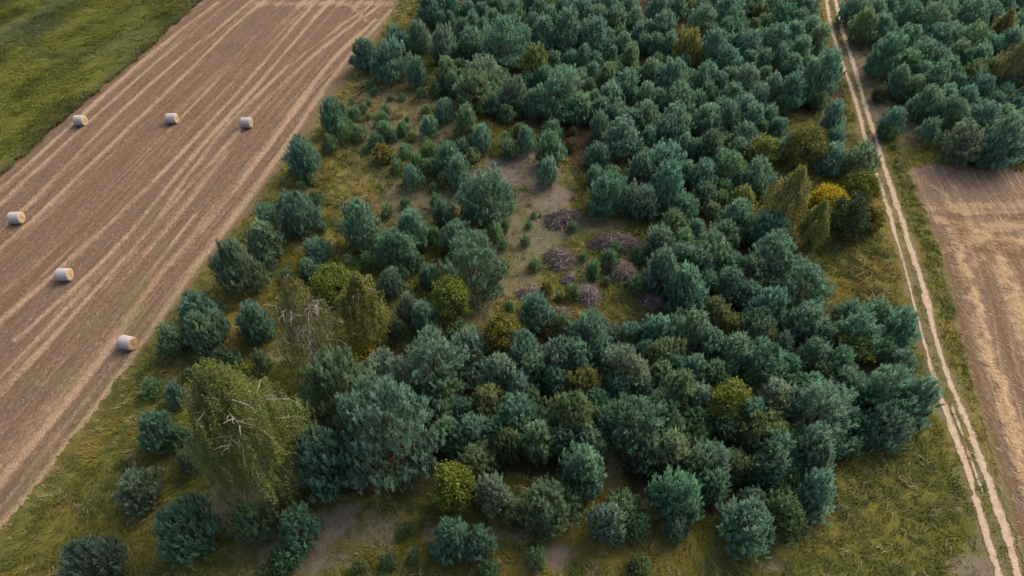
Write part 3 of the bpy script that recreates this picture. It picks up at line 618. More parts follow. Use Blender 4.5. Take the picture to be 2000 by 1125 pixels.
# ------------------------------------------------------------------ where every tree stands: crown boxes measured in the photograph (tile origin, tile scale, cx cy w h)
TILES = {
'Z1': (850, 0, 5, """190 90 170 200;50 210 110 160;150 230 100 200;330 110 150 180;360 240 170 220;460 130 140 180;570 200 160 180 o;780 90 180 180 o;620 50 160 120;1020 120 150 220;1130 170 160 180;1120 40 120 90;1400 120 260 240;1250 60 140 120;1600 60 160 130;1770 200 240 240;1950 200 150 220;1300 330 270 420;1060 370 240 340;950 250 120 220;680 400 420 440;370 420 260 280;90 450 220 320 g;560 560 230 260;1560 360 280 340;1440 380 110 130;1320 600 150 180 t;1450 570 150 230;1530 710 130 170 t;980 620 260 340 o;1840 430 170 200;1730 560 120 180;1900 580 200 260;1860 820 280 280;1680 740 200 220;100 720 220 270 o;170 850 150 270 o;440 690 400 270 g;380 890 370 400;750 930 260 320 g;600 870 110 180;950 1020 170 250;1200 920 420 420;1290 740 320 220 g;1420 1040 260 240;1510 850 120 150;1550 980 160 180;1720 960 260 260;1930 950 120 170"""),
'Z2': (1250, 0, 5, """80 330 150 220;230 240 280 240;180 70 200 170;370 60 180 150;500 55 90 70 Y;600 60 160 140;600 190 260 240;850 60 250 180;900 200 260 230;1120 260 130 130 o;1190 120 140 150 o;1290 60 180 160;1400 160 200 220;1540 60 160 200;1570 190 150 170;1230 230 140 150;1670 300 220 240;1730 400 200 260;1500 330 220 200;1310 360 260 240;1140 370 120 150;1050 420 250 240;820 440 80 120 Y;710 470 230 330;480 490 220 370 O;280 460 180 240;160 450 170 200 o;40 470 120 250;170 600 150 130;330 730 320 300;90 720 190 230;640 750 280 270;870 590 250 250;1070 590 160 180 g;1220 590 150 180;1370 560 150 200;1570 510 200 240;1480 650 180 210;1030 760 250 240 g;1220 740 150 150;1300 870 190 280 g;1480 890 260 320;1680 820 250 420;1830 770 290 520;910 920 230 180 O;650 880 180 150;1150 960 180 250;1020 1040 230 200;380 930 280 230;70 950 180 250;330 1060 320 200;560 980 150 190;680 1090 220 120"""),
'Z3': (1150, 200, 5, """120 270 170 300;330 330 330 360;350 150 180 160 g;240 130 150 180;90 500 220 190;530 80 230 200;830 110 320 200;760 290 240 280;590 350 160 230;1120 200 200 270;960 250 130 160;1220 230 170 200;930 430 160 230;1370 150 180 260;1600 180 200 260;1760 150 160 230;1520 290 220 180;1170 440 230 300 d;1050 500 150 260;1320 390 140 160;500 500 130 120;730 540 360 300;490 680 260 330 t;770 820 320 420;1680 470 280 280 O;1460 430 200 160;1850 480 140 200;1870 250 130 180;1970 420 140 240 O;1130 740 280 320 t;1380 660 300 320;1620 690 330 280;1230 830 150 160 o;1650 890 140 160;1500 960 250 260 O;220 690 180 140;60 720 160 200;200 900 360 400;520 950 300 320 g;930 1000 260 200;1210 1050 140 150 g;1290 950 160 160"""),
'Z4': (1600, 0, 3.215, """270 170 150 200;350 80 130 150;210 20 150 80;430 60 130 130;420 340 200 260;390 180 150 150;550 420 150 180;500 520 130 180;560 250 170 170;640 340 180 170;590 560 150 150;730 520 190 240;660 660 150 200;800 240 180 160;800 450 150 170;840 720 200 200;900 890 220 250 g;1020 740 200 200;1160 880 250 330;1050 940 160 190;1250 820 150 260;960 480 160 170 o;1010 560 150 170;1080 450 130 150 o;940 60 200 130;1050 100 150 160;960 260 200 200;1160 40 120 120;1250 30 100 100 O;700 120 200 180;780 60 150 130;560 100 180 160;1180 280 150 200;690 830 120 150 g;450 770 130 170 t;430 830 90 100;380 590 80 100 s;880 130 110 130;1060 310 150 160;870 340 150 150;710 240 140 150;1240 170 110 130;1150 740 150 150"""),
'Z5': (1250, 420, 3.63, """240 60 200 180 t;390 120 130 170;150 210 200 230;300 200 190 200;150 420 220 320 t;500 280 260 300;600 150 190 200;770 90 180 180;930 90 240 200;960 250 320 250;1190 240 60 130 t;340 530 260 330;480 500 120 190;640 510 180 230;800 400 220 240;780 560 190 200;1150 510 330 350;950 540 130 160 g;910 670 260 300;280 620 220 240 t;530 680 190 200 o;650 790 150 160 O;830 800 240 260 t;900 860 150 120 O;1180 760 270 300;1490 680 180 150;1680 680 200 180;1830 800 230 270;1550 790 280 220;1520 890 200 170 Y;380 830 290 330;110 830 230 280;240 1010 290 250;510 1060 170 160;880 1020 320 260;1010 920 150 180;1220 1000 200 230;1430 1030 220 200;1700 950 150 170;1840 1040 180 200;1000 370 90 90 Y;1730 790 90 110 O;280 420 90 80 O"""),
'Z6': (1230, 700, 3.308, """80 200 170 200;90 400 340 320;340 250 220 260;420 400 170 180;630 290 200 260 Y;530 110 200 220;920 270 220 260 g;1240 330 400 400 g;1640 170 380 320;1820 290 230 330;1640 450 250 290;870 440 310 220 o;940 600 330 330;1200 600 250 330;1430 580 110 130;110 680 190 330 g;350 540 150 130;500 630 270 220;300 880 290 330;540 850 170 230;700 780 140 280 o;900 790 190 180;1200 890 250 330;740 1060 330 290;980 1000 280 280 o;40 1060 190 150;300 1100 150 180;1000 60 200 200;1380 150 190 190;1150 170 190 200"""),
'Z7': (750, 620, 3.308, """90 130 110 230 d;320 280 430 380 g;560 180 200 250 g;730 370 220 260 g;660 530 230 200 o;870 220 230 260;1130 230 250 190 g;1290 410 230 200 O;1120 420 200 220;1340 120 270 290;1580 110 180 180 t;1770 90 220 250;1560 300 320 260 g;1500 480 170 200 t;1680 440 180 150 g;1880 500 210 300 t;1830 240 240 220 o;850 600 280 240;960 530 110 150;1200 640 280 330 o;560 690 250 170;400 750 180 220;1640 700 380 400;810 850 180 260 o;980 870 210 370;600 910 250 240 o;470 870 120 130;1290 980 260 330 g;1410 890 110 150"""),
'A1': (0, 0, 3, """1940 690 130 200 t;1770 930 180 210 t;1930 840 90 100;1830 1050 60 60;1765 1090 50 50"""),
'A2': (667, 0, 3, """515 30 150 110 t;140 320 140 170 t;290 350 200 230;325 225 130 130 t;455 225 130 170 t;160 500 45 45;190 535 45 45;285 570 35 35;355 570 40 35;60 595 30 30;160 600 40 40;125 630 50 45;75 665 75 65;260 640 60 60;240 690 70 70;155 685 30 30;490 645 45 45;385 695 30 25;10 635 40 60;30 725 70 60;15 785 70 100;105 780 90 90;250 770 90 100;355 755 80 80;510 740 90 110;140 875 50 50;200 820 90 80;300 800 60 70;500 830 50 50;240 895 100 90 B;290 930 40 50;375 890 80 80;410 800 50 40 B;320 980 80 80 o;510 890 100 100 t;440 950 90 90;520 970 100 80;630 930 140 180;720 870 90 100 g;770 915 80 80 g;605 650 110 130;410 1040 110 130;690 1020 140 200;600 1050 60 80;535 1100 50 50;445 440 110 160 t;555 520 80 80;470 540 50 40;725 725 150 190 o;820 810 120 150;985 870 100 110;1080 830 100 150;1045 760 80 70 o;1240 770 110 110 O;1235 880 140 180;1190 750 30 80;1220 1010 110 150;1355 770 50 50 s;1350 850 60 60 s;960 820 50 70"""),
'A3': (1333, 0, 3, """890 700 140 190 t;870 930 160 170;1050 910 180 140;540 760 80 120;720 860 200 220 O;900 810 110 120;1240 860 30 30"""),
'B1': (0, 375, 3, """1745 130 220 250 t;1570 130 130 120 t;1850 45 90 100 t;1550 270 200 190 g;1400 440 240 330 t;1170 690 230 200;1010 860 150 180;1190 830 180 240;1280 790 120 180 g;1500 780 180 280 t;1590 410 70 80 g;1860 340 140 130;1810 440 120 110 g;1885 1070 110 130 t;1110 1070 70 70;1290 970 90 100 t;1370 970 90 70;1530 1020 90 170 t;1680 490 60 70;1890 205 45 55;1180 990 60 60"""),
'B2': (667, 375, 3, """850 30 300 320;110 220 200 330;410 220 180 220;330 330 250 230;590 140 120 190;680 250 180 160;540 290 80 150;770 430 370 340;30 420 90 90;155 415 80 110;350 480 90 100;515 490 110 130;430 400 100 110;300 530 130 160 g;270 110 65 70;375 55 60 50;560 60 70 90;960 200 50 70;905 240 75 90;945 310 55 60;1080 285 55 55;1125 135 30 35;1100 190 40 40;1135 425 65 65;1165 135 18 18;1475 460 80 110;1465 500 40 40;1565 390 110 110;1610 340 70 70 t;1355 590 80 90;1550 525 40 50;1740 370 90 100;1730 550 90 100;1420 380 50 50;985 670 50 60;1275 615 40 50;1360 195 60 50;1200 570 60 80 B;1870 470 170 230 t;1140 710 170 210 t;1290 780 130 140 t;1700 540 60 60;530 830 130 130;700 830 130 140;390 680 120 170 g;470 740 150 200;340 830 110 180 d;610 610 180 130;780 90 100 100"""),
'C1': (0, 750, 3, """885 10 110 80;1030 70 110 150 g;920 275 190 240 t;800 620 230 230 g;1110 850 290 340 t;1485 790 260 260 t;540 1020 310 230 d;1070 340 110 180 t;1120 500 120 230 t;1760 850 210 250;1680 1010 170 170 t;1560 1090 110 80 o;1240 1050 30 40;1640 1080 90 90 g"""),
'C2': (667, 750, 3, """900 720 200 340 g;1190 720 320 330;640 960 210 300;800 930 180 200;870 1080 110 100;1140 1025 110 120;1555 830 200 240 g;1740 860 170 190 g;1660 690 200 130;1525 400 70 110;1940 920 160 260;1740 1070 130 130 o;1170 920 90 90;420 1010 70 80 o;100 1060 80 60 o;835 590 90 110 t;280 1030 90 70 o;380 830 80 50 o"""),
'G': (0, 0, 1, """655 772 150 190 t;762 866 168 248 t;640 905 110 160;752 735 95 105 g"""),
}
OVER = {'Y', 'O', 'B'}
trees = []
for tile in ('G', 'Z7', 'Z6', 'Z5', 'Z3', 'Z1', 'Z2', 'Z4', 'A1', 'A2', 'A3', 'B1', 'B2', 'C1', 'C2'):
    ox, oy, sc, txt = TILES[tile]
    for e in txt.replace('\n', '').split(';'):
        q = e.split(); c = q[4] if len(q) > 4 else 'n'; x, y, w, h = [float(v) / sc for v in q[:4]]; x += ox; y += oy
        if tile != 'G' and any(math.hypot((x - a[0]) / (.5 * (w + a[2])), (y - a[1]) / (.5 * (h + a[3]))) < .40 for a in trees if (a[4] in OVER) == (c in OVER)): continue
        trees.append((x, y, w, h, c))
BIRCH = [(478, 855, 232, 312, 'big'), (600, 645, 150, 210, 'bare'), (712, 610, 105, 150, 'gold'), (1540, 395, 90, 135, 'olive'), (1592, 440, 62, 95, 'green'), (1955, 62, 52, 75, 'thin'), (1985, 130, 85, 110, 'ragged'), (1985, 200, 36, 62, 'small')]
BUSHES = [(885, 965, 75, 112, 'limey'), (882, 592, 66, 95, 'lime'), (655, 550, 75, 62, 'lime'), (704, 686, 50, 42, 'gold'), (980, 655, 68, 82, 'olive'), (1620, 385, 62, 40, 'yellow'), (1656, 425, 62, 85, 'dark'), (1700, 430, 42, 50, 'olive'), (1682, 362, 62, 46, 'lime2'), (1575, 290, 70, 75, 'olive2')]
DEEP = [(b[0], b[1], b[2], b[3]) for b in BIRCH + BUSHES]
trees = [t for t in trees if not any(math.hypot((t[0] - b[0]) / (.5 * (t[2] + b[2])), (t[1] - b[1]) / (.5 * (t[3] + b[3]))) < (.42 if t[2] > 30 else .25) for b in DEEP)]
FILL = [([(862, -20), (1568, -20), (1592, 40), (1640, 130), (1640, 190), (1530, 205), (1490, 300), (1420, 400), (1330, 370), (1230, 330), (1150, 230), (960, 240), (880, 190), (860, 100)], 34),
        ([(1290, 440), (1440, 410), (1520, 470), (1560, 560), (1620, 640), (1750, 650), (1780, 740), (1760, 800), (1660, 850), (1590, 920), (1580, 980), (1450, 1000), (1390, 960), (1250, 900), (1050, 900), (900, 900), (850, 790), (800, 720), (1000, 690), (1130, 650), (1290, 640), (1320, 560)], 54),
        ([(1720, -20), (2030, -20), (2030, 290), (1890, 280), (1810, 200), (1750, 130), (1720, 60)], 42)]
rf = np.random.RandomState(5); nf = 0
for poly, base in FILL:
    poly = np.array(poly, float); lo, hi = poly.min(0), poly.max(0)
    for _ in range(900):
        x = rf.uniform(lo[0], hi[0]); y = rf.uniform(lo[1], hi[1])
        if not inpoly(np.array([x]), np.array([y]), poly)[0]: continue
        w = base * rf.uniform(.75, 1.25); h = w * rf.uniform(1.0, 1.25)
        if any(math.hypot((x - a[0]) / (.5 * (w + a[2])), (y - a[1]) / (.5 * (h + a[3]))) < .56 for a in trees): continue
        trees.append((x, y, w, h, 'n')); nf += 1
print('trees', len(trees), 'filled', nf)

def solve(x, y, w, h, lo=1.0, hi=1.75):
    """crown box in the photograph -> foot on the ground, radius, height"""
    top = y - h / 2; R = 1; Ht = 2; C = at(x, y, 1.0)
    for _ in range(6):
        px, py, dep = proj(*C); s = FOC / dep; R = w / 2 / s
        el = math.atan2(CAM_H - C[2], math.hypot(C[0], C[1])); b = h / 2 / s
        q = b * b - (R * sin(el)) ** 2; Ht = 2 * math.sqrt(max(q, .01)) / cos(el)
        Ht = min(max(Ht, lo * 2 * R), hi * 2 * R)
        b2 = math.hypot(Ht / 2 * cos(el), R * sin(el)); C = at(x, top + b2 * s, Ht / 2)
    return C[0], C[1], R, Ht
# crown colours (leaf albedo)
COLR = dict(n=(.106, .196, .126), t=(.092, .166, .110), g=(.128, .196, .132), d=(.066, .114, .072), o=(.120, .168, .074), O=(.150, .168, .050), Y=(.150, .175, .034), B=(.13, .12, .025), s=(.085, .095, .050))
rt = np.random.RandomState(17); ALL = []; STAND = []; np_ = 0
trees.sort(key=lambda a: -a[2] * a[3])
for (x, y, w, h, c) in trees:
    iso = x < 1010 and 130 < y < 640 or y > 960 or x < 560               # free-standing ones keep their measured width
    X, Y, R, Ht = solve(x, y, w * (1.09 if iso else 1.15), h * 1.06, 1.0, 1.5)
    if c == 'B': pool = [BUSH[3]]
    elif c == 'Y' and R < 1.3: pool = [BUSH[3]] if R < .7 else BUSH[:1]
    else:
        ds = sorted(PROTO, key=lambda p: abs(math.log(p[1] / R)) + .25 * abs(math.log(p[0] / p[1] / (Ht / R)))); pool = ds[:3]
    Hp, Rp, tm, cm = pool[rt.randint(len(pool))]
    leafy = c in 'YB'
    name = 'broadleaf_bush' if leafy else ('pine_sapling' if Ht < 2.2 else 'pine_tree')
    if name == 'pine_tree':
        np_ += 1
        if np_ > 300:
            STAND.append((x, y, X, Y, R / Rp, Ht / Hp, tm, cm, c)); continue
    root = link(name, None); root.empty_display_size = .3; root.location = (X, Y, 0)
    root.rotation_euler = (rt.randn() * .03, rt.randn() * .03, rt.rand() * 6.283); root.scale = (R / Rp, R / Rp, Ht / Hp)
    t_ = link('trunk', tm, root); k_ = link('crown', cm, root)
    b = np.array(COLR[c]) * rt.uniform(.88, 1.14) * np.array([rt.uniform(.86, 1.14), 1, rt.uniform(.90, 1.10)])
    if name == 'pine_sapling' and c in 'nt': b = b * np.array([1.0, .95, .68])
    elif rt.rand() < .14: b = b * np.array([1.12, .98, .78])
    k_.color = (*b, 1); ALL.append(dict(o=root, x=x, y=y, w=w, h=h, c=c, R=R, H=Ht, kind=name, X=X, Y=Y))
def mesh_arrays(me):
    V = np.empty(len(me.vertices) * 3, np.float32); me.vertices.foreach_get('co', V); F = np.empty(len(me.loops), np.int32); me.loops.foreach_get('vertex_index', F)
    return V.reshape(-1, 3), F.reshape(-1, 4)
Vs, Fs, Vv_, Ww_, off = [], [], [], [], 0
for (x, y, X, Y, sx, sz, tm, cm, c) in STAND:
    a = rt.rand() * 6.283; ca, sa = cos(a), sin(a); k = rt.uniform(-.12, .12) - (.12 if c == 'd' else 0)
    V_, F_ = mesh_arrays(cm); v_ = np.empty(len(V_), np.float32); cm.attributes['v'].data.foreach_get('value', v_); w_ = np.empty(len(V_), np.float32); cm.attributes['w'].data.foreach_get('value', w_)
    Vs.append(np.c_[(V_[:, 0] * ca - V_[:, 1] * sa) * sx + X, (V_[:, 0] * sa + V_[:, 1] * ca) * sx + Y, V_[:, 2] * sz]); Fs.append(F_ + off); off += len(V_)
    Vv_.append(v_ + k); Ww_.append(w_ + (.12 if c in 'go' else 0))
if STAND:
    o = link('pine_stand', mesh_from('pine_stand', np.concatenate(Vs), np.concatenate(Fs), M_NEEDLE, dict(v=np.concatenate(Vv_), w=np.concatenate(Ww_))))
    o.color = (*COLR['n'], 1); tag(o, 'smallest blue-green pine crowns wedged between the larger pines of the wood', 'pines', kind='stuff')
BC = dict(big=(.100, .120, .032), bare=(.095, .098, .034), gold=(.125, .132, .030), olive=(.165, .165, .045), green=(.155, .175, .035), thin=(.18, .16, .035), ragged=(.165, .16, .05), small=(.16, .18, .04))
for i, (x, y, w, h, c) in enumerate(BIRCH):
    X, Y, R, Ht = solve(x, y, w, h, 1.15, 2.0)
    root = link('birch_tree', None); root.location = (X, Y, 0); root.rotation_euler = (0, 0, 0)
    big = c == 'big'
    tm, bm, cm = birch_proto(500 + i, Ht, R * (1.0 if big else .9), nt=int((2300 if big else 520 if c == 'bare' else 760) * (1 if R > 1.6 else .6)), bare=(4 if big else 16 if c == 'bare' else 2), per=52 if big else 30, size=.048 if big else .062, forks=3 if c == 'bare' else 2)
    link('trunk', tm, root); link('boughs', bm, root); k_ = link('crown', cm, root); k_.color = (*BC[c], 1)
    ALL.append(dict(o=root, x=x, y=y, w=w, h=h, c=c, R=R, H=Ht, kind='birch_tree', X=X, Y=Y))
UC = dict(limey=(.098, .122, .014), lime=(.115, .150, .022), gold=(.22, .19, .012), olive=(.12, .115, .018), yellow=(.34, .26, .008), dark=(.040, .060, .022), lime2=(.105, .125, .018), olive2=(.11, .115, .02))
for i, (x, y, w, h, c) in enumerate(BUSHES):
    X, Y, R, Ht = solve(x, y, w, h, .8, 1.6)
    root = link('broadleaf_bush' if Ht < 3.2 else 'broadleaf_tree', None); root.location = (X, Y, 0)
    tm, cm = bush_proto(700 + i, Ht, R, int(5200 * R), .08); link('trunk', tm, root); k_ = link('crown', cm, root); k_.color = (*UC[c], 1)
    ALL.append(dict(o=root, x=x, y=y, w=w, h=h, c=c, R=R, H=Ht, kind=root.name.split('.')[0], X=X, Y=Y))

# ------------------------------------------------------------------ straw bales
def mat_wrap():
    m, t, p = newmat('net_wrap')
    c = mix(t, (.215, .188, .168), (.285, .252, .228), ramp(t, noise(t, 5, 5, .7), .3, .7))
    f = noise(t, 1, 3, .6, rowvec(t, 0, .05, 2)); c = mix(t, c, (.42, .35, .28), math_(t, 'MULTIPLY', ramp(t, f, .52, .75), .5))
    finish(t, p, c, .8, .2); bump(t, p, noise(t, 12, 4), .4, .03); return m
def mat_face():
    m, t, p = newmat('straw_face')
    c = mix(t, (.24, .17, .095), (.37, .275, .17), ramp(t, noise(t, 9, 6, .75), .3, .7)); finish(t, p, c, 1, .05); bump(t, p, noise(t, 14, 5, .8), .9, .06); return m
M_WRAP, M_FACE = mat_wrap(), mat_face()
def bale_meshes(D=1.1, W=1.02, seed=3):
    r = np.random.RandomState(seed); n = 56; R = D / 2; xs = np.array([-.5, -.485, -.44, -.3, -.1, .1, .3, .44, .485, .5]) * W; rr = np.array([.955, .985, 1, 1.008, 1.0, 1.004, 1.01, 1, .985, .955]) * R
    th = np.arange(n) * 2 * pi / n; V = []
    for x, q in zip(xs, rr):
        wob = 1 + .02 * (vnoise(th * 2, th * 0 + x * 2, 1, seed, 3) - .5)
        z = np.cos(th) * q * wob; z = np.where(z < -.93 * R, -.93 * R + (z + .93 * R) * .3, z); V.append(np.c_[np.full(n, x), np.sin(th) * q * wob * 1.015, z + R * .95])
    V = np.concatenate(V); i = (np.arange(len(xs) - 1)[:, None] * n + np.arange(n)[None, :]); j = (np.arange(len(xs) - 1)[:, None] * n + (np.arange(n)[None, :] + 1) % n)
    F = np.stack([i, j, j + n, i + n], -1).reshape(-1, 4); wrap = mesh_from('net_wrap', V, F, M_WRAP, smooth=True); faces = []
    for sg, ring in ((1, V[-n:]), (-1, V[:n])):
        c = ring.mean(0); out = [ring]
        for k in (.85, .68, .5, .33, .16): out.append(c + (ring - c) * k + np.c_[sg * (.012 * np.sin(k * 40 + th * 1) + .025 * r.rand(n) + .015), np.zeros(n), np.zeros(n)])
        Vf = np.concatenate(out + [c[None] + [[sg * .02, 0, 0]]]); m = len(out); a = (np.arange(m - 1)[:, None] * n + np.arange(n)[None, :]); b = (np.arange(m - 1)[:, None] * n + (np.arange(n)[None, :] + 1) % n)
        Ft = np.concatenate([np.stack([a, b, b + n], -1).reshape(-1, 3), np.stack([a, b + n, a + n], -1).reshape(-1, 3), np.stack([(m - 1) * n + np.arange(n), (m - 1) * n + (np.arange(n) + 1) % n, np.full(n, m * n)], -1)])
        faces.append(mesh_from('straw_end', Vf, Ft[:, ::sg], M_FACE))
    return wrap, faces
bw, bf = bale_meshes()
BALES = [(157, 236, -3, 'straw bale beside the green crop edge at the upper left'), (336, 232, 2, 'straw bale in the middle of the three far bales on the stubble'), (482, 240, -4, 'straw bale nearest the pines in the far row of three'),
         (32, 426, 2, 'straw bale at the left edge of the picture in mid field'), (126, 537, 1, 'straw bale standing alone on the brown wheel ruts, between two others'), (249, 670, -14, 'nearest straw bale, turned slightly askew, next to the meadow edge')]
BAL = []
for px_, py_, yaw, lab in BALES:
    P = at(px_, py_, .52); root = link('straw_bale', None); root.location = (P[0], P[1], .05); root.rotation_euler = (0, 0, radians(yaw))
    link('net_wrap', bw, root)
    for f_ in bf: link('straw_end', f_, root)
    tag(root, 'round white net-wrapped ' + lab, 'straw bale', 'round straw bales on the stubble field'); BAL.append((root, px_, py_))

# ------------------------------------------------------------------ brush piles
def brush(seed, a, b, h, yaw, ns, tint):
    r = np.random.RandomState(seed); T = Tubes(3); cols = []; ns = int(ns * 2.2); tint = np.array(tint) * (1.06, 1.06, 1.02)
    for i in range(ns):
        u = r.rand(2) * 2 - 1
        while np.hypot(*u) > 1: u = r.rand(2) * 2 - 1
        q = np.hypot(*u); zt = h * 1.0 * (1 - q ** 2.2) * (.35 + .7 * r.rand() ** .6) + .04
        c = np.array([u[0] * a * .8, u[1] * b * .8, zt]); an = r.randn() * .6; l = (.25 + .5 * r.rand() ** 1.5) * min(1.3, a * .75)
        d = np.array([cos(an), sin(an), r.randn() * .12 - .45 * u[0] * h / a]); k = np.cross(d, [0, 0, 1]) * r.randn() * .12
        p = np.array([c - d * l, c + k, c + d * l]); p[:, 2] = np.maximum(p[:, 2], .03)
        T.add(p, np.array([1, .8, .3]) * (.016 + .022 * r.rand() ** 2)); v = r.rand(); cc = np.array(tint) * (.55 + .75 * v) if v < .88 else np.array([.30, .25, .215])
        cols.append(np.repeat(cc[None], 9, 0))
    me = mesh_from('brush_pile', np.concatenate(T.V), np.concatenate(T.F), M_STICK, dict(col=np.concatenate(cols)))
    return me
PILES = [(1103, 425, 2.1, 1.15, .75, 22, 420, (.145, .105, .098), 'low long heap of purple-brown sticks left of the big pine in the clearing'),
 (1206, 476, 2.75, 1.3, 1.0, -3, 700, (.135, .098, .092), 'largest purple-brown brush heap, at the foot of the big clearing pine'),
 (1094, 504, 1.45, 1.5, .8, 20, 430, (.135, .10, .095), 'square brush heap with weeds growing around it in the clearing'),
 (1219, 530, 1.4, 1.5, 1.15, 60, 470, (.165, .125, .105), 'round domed heap of lighter brown sticks between small pines'),
 (1148, 572, 1.2, 1.5, .9, 50, 340, (.165, .125, .11), 'loose brush heap with pale cut poles half behind pine crowns'),
 (1032, 572, 1.0, .6, .35, 10, 160, (.14, .10, .095), 'small flat heap of sticks on bare ground, leftmost of the heaps'),
 (1281, 588, 1.3, 1.2, .9, 5, 330, (.15, .105, .10), 'brush heap almost hidden among the dense pines, rightmost heap'),
 (1098, 610, 1.1, .7, .4, -20, 110, (.16, .11, .09), 'scatter of cut stubs and poles behind the front pines'),
 (1180, 326, .6, .45, .45, 0, 90, (.26, .15, .17), 'small pinkish tuft of dead twigs between far clearing pines'),
 (1110, 545, .8, .5, .4, 30, 110, (.10, .085, .10), 'dark little stick heap tangled with weeds below the square heap')]
PIL = []
for i, (px_, py_, a, b, h, yaw, ns, tint, lab) in enumerate(PILES):
    P = at(px_, py_, h * .4); o = link('brush_pile', brush(40 + i, a, b, h, yaw, ns, tint)); o.location = (P[0], P[1], 0); o.rotation_euler = (0, 0, radians(yaw))
    tag(o, lab, 'brush pile', 'heaps of cut branches in the clearing'); PIL.append((o, px_, py_))

# ------------------------------------------------------------------ names for the trees: how each looks and what it stands beside
BL = {'big': ('large olive weeping birch with pale twigs showing, nearest birch to the camera', 'the big weeping birch'),
      'bare': ('thin-leaved birch with many bare white branches, beside the golden birch', 'the bare-branched birch'),
      'gold': ('golden olive birch with a pale forked trunk, right of the bare-branched birch', 'the golden birch'),
      'olive': ('broad olive birch with a thin white stem at the right wood edge', 'the broad olive birch'),
      'green': ('slim yellow-green birch between the broad olive birch and the dark leafy tree', 'the slim green birch'),
      'thin': ('thin yellowing birch with bare twigs, topmost birch in the wood across the track', 'the thin yellowing birch'),
      'ragged': ('ragged olive birch with pale forked trunks at the right picture edge', 'the ragged birch'),
      'small': ('small yellow-green birch just below the ragged birch at the right edge', 'the small yellow-green birch'),
      'limey': ('round bush with lime-yellow top at the near edge of the wood', 'the lime-topped bush'),
      'lime': None, 'yellow': ('bright yellow bush near the track, between birch and dark leafy tree', 'the bright yellow bush'),
      'dark': ('dark green leafy tree beside the track, right of the slim green birch', 'the dark leafy tree'),
      'lime2': ('yellow-green bush beside the track, above the bright yellow bush', 'the yellow-green trackside bush'),
      'olive2': ('large olive-yellow bush in the grassy gap left of the track', 'the olive bush by the gap')}
BX = {882: ('lime-green leafy tree among pines at the lower left of the clearing', 'the lime clearing tree'), 655: ('yellow-green leafy bush behind the bare-branched birch', 'the bush behind the birches'),
      704: ('low golden bush at the foot of the golden birch', 'the low golden bush'), 980: ('dark olive bush at the near end of the clearing', 'the dark olive bush'), 1700: ('small olive bush between the dark leafy tree and the track', 'the small olive bush')}
LM = []
for a in ALL:
    if a['kind'] in ('birch_tree', 'broadleaf_tree') or (a['kind'] == 'broadleaf_bush' and a['c'] in UC):
        lab, nm = BX.get(a['x']) or BL[a['c']]
        tag(a['o'], lab, 'birch' if 'birch' in a['kind'] else 'bush' if 'bush' in a['kind'] else 'tree'); LM.append((a['x'], a['y'], nm)); a['done'] = True
SPEC = [(655, 775, 'huge blue-green pine right of the big weeping birch, left of an even larger pine', 'the huge blue-green pine'), (762, 868, 'largest pine of all, tall and dark, in front of the huge blue-green pine', 'the largest pine'),
        (1346, 98, 'tall olive-yellow pine standing out in the upper wood', 'the tall olive-yellow pine'), (1432, 184, 'olive-topped round pine in the upper right of the wood', 'the olive-topped pine'),
        (1248, 336, 'round dark teal pine between the pinkish twig tuft and the dense wood', 'the dark teal pine'), (1114, 120, 'small oval blue-green pine at a gap in the upper wood', 'the oval blue-green pine'),
        (1486, 294, 'olive-yellow pine left of the large olive bush', 'the olive-yellow pine'), (1450, 392, 'olive-yellow pine just left of the broad olive birch', 'the near olive-yellow pine'),
        (1710, 689, 'yellow-green bushy crown among dark pines close to the track', 'the yellow-green crown'), (1420, 788, 'yellow-green leafy crown among pines in the near wood', 'the near yellow-green crown'),
        (1140, 744, 'olive-tinged pine in the middle of the near wood', 'the olive-tinged pine'), (1605, 800, 'broad grey-green pine dome in the near right wood', 'the broad grey pine'),
        (1743, 242, 'teal pine leaning beside the track on its right side', 'the trackside pine'), (848, 705, 'broad pale grey-green pine behind the largest pine', 'the broad pale pine'),
        (950, 385, 'large solitary pine at the left side of the bare sandy patch', 'the solitary clearing pine'), (1414, 88, 'small bright lime bush sticking out of the upper wood', 'the small lime bush'),
        (1874, 60, None, None), (590, 312, 'lone blue-green pine at the field edge right of the far bales', 'the lone edge pine')]
for x, y, lab, nm in SPEC:
    if not lab: continue
    q = sorted((a for a in ALL if not a.get('done')), key=lambda a: math.hypot(a['x'] - x, a['y'] - y))[0]
    if math.hypot(q['x'] - x, q['y'] - y) < 14: q['done'] = True; q['lab'] = lab; LM.append((q['x'], q['y'], nm))
    else: print('no tree for', nm)
for (o, x, y), nm in zip(PIL, ('the long brush heap', 'the largest brush heap', 'the square brush heap', 'the domed brush heap', 'the loose brush heap', 'the flat stick heap', 'the hidden brush heap', 'the cut stubs', 'the pinkish twig tuft', 'the dark stick heap')): LM.append((x, y, nm))
for (o, x, y), nm in zip(BAL, (None, None, 'the right-hand far bale', None, None, 'the nearest bale')):
    if nm: LM.append((x, y, nm))
for x, y, nm in ((1775, 332, "the raked field corner"), (1995, 332, "the raked field edge"), (770, 20, "the stubble corner")): LM.append((x, y, nm))
RANK = ['closest', 'second closest', 'third closest', 'fourth closest', 'fifth closest', 'sixth closest', 'seventh closest', 'eighth closest', 'ninth closest', 'tenth closest', 'eleventh closest', 'twelfth closest', 'thirteenth closest', 'fourteenth closest']
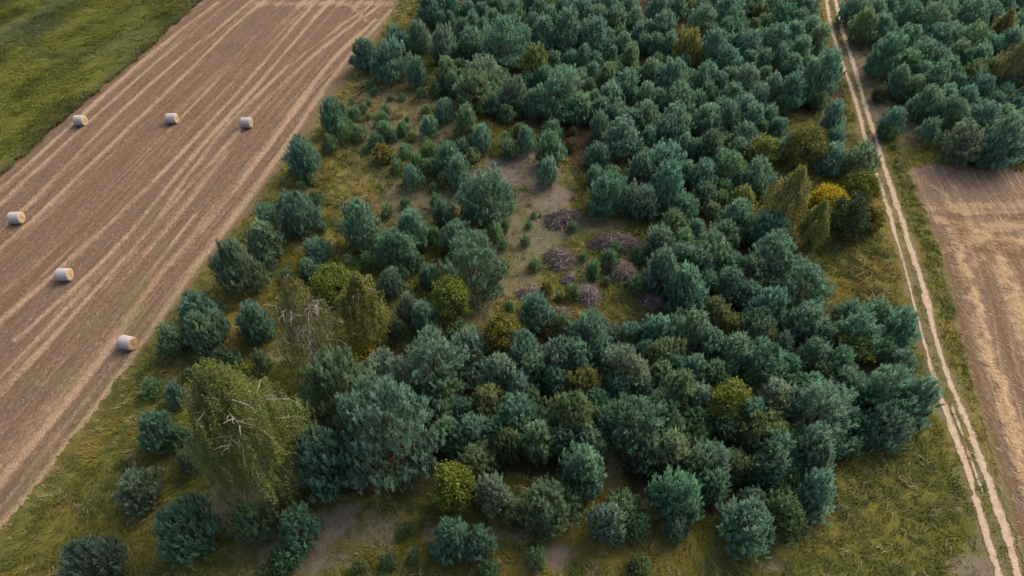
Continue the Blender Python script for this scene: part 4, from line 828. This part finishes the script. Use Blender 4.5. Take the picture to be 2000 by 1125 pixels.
DIRS = ['right of', 'upper right of', 'above', 'upper left of', 'left of', 'lower left of', 'below', 'lower right of']
CW = dict(n='green', t='blue-green', g='grey-green', d='dark green', o='olive-green', O='olive-yellow', Y='yellow-green', B='yellow-green', s='pale green')
best = {}
for kind in ('pine_tree', 'pine_sapling', 'broadleaf_bush'):
    S = [a for a in ALL if a['kind'] == kind and a['c'] not in UC]
    for li, (lx, ly, nm) in enumerate(LM):
        byd = {}
        for a in S:
            dx, dy = a['x'] - lx, ly - a['y']; d = math.hypot(dx, dy)
            if d < 3: continue
            byd.setdefault(int(round(math.atan2(dy, dx) / (pi / 4))) % 8, []).append((d, id(a), a))
        for k, l in byd.items():
            for rk, (d, _, a) in enumerate(sorted(l)[:14]):
                sc = rk * 60 + d; cur = best.get(id(a))
                if cur is None or sc < cur[0]: best[id(a)] = (sc, RANK[rk], DIRS[k], nm)
left = 0
for a in ALL:
    kind = a['kind']
    if kind == 'pine_tree': cat, grp, noun = 'pine', 'pine trees of the plantation', 'pine'
    elif kind == 'pine_sapling': cat, grp, noun = 'pine sapling', 'small pines scattered round the clearing', 'pine sapling'
    else: cat, grp, noun = 'bush', None, 'bush'
    if a.get('done') and 'lab' not in a: continue
    if 'lab' in a: tag(a['o'], a['lab'], cat, grp); continue
    px_size = 'small' if a['w'] < 26 else 'young' if a['w'] < 48 else 'medium' if a['w'] < 75 else 'large'
    b = best.get(id(a))
    if b: lab = '%s %s %s, %s one %s %s' % (px_size, CW[a['c']], noun, b[1], b[2], b[3])
    else: lab = 'green pine packed deep in the dense wood'; left += 1
    lab = lab.replace('one upper', 'one to the upper').replace('one lower', 'one to the lower').replace('one left of', 'one to the left of').replace('one right of', 'one to the right of')
    if len(lab.split()) > 16: lab = lab.replace(' one ', ' ', 1)
    tag(a['o'], lab, cat, grp or 'yellow-green bushes')
from collections import Counter
print('KINDS', Counter(a['kind'] for a in ALL), 'unlabelled', left, 'dup', [k for k, v in Counter(a['o']['label'] for a in ALL).items() if v > 1][:5], 'maxwords', max(len(a['o']['label'].split()) for a in ALL))
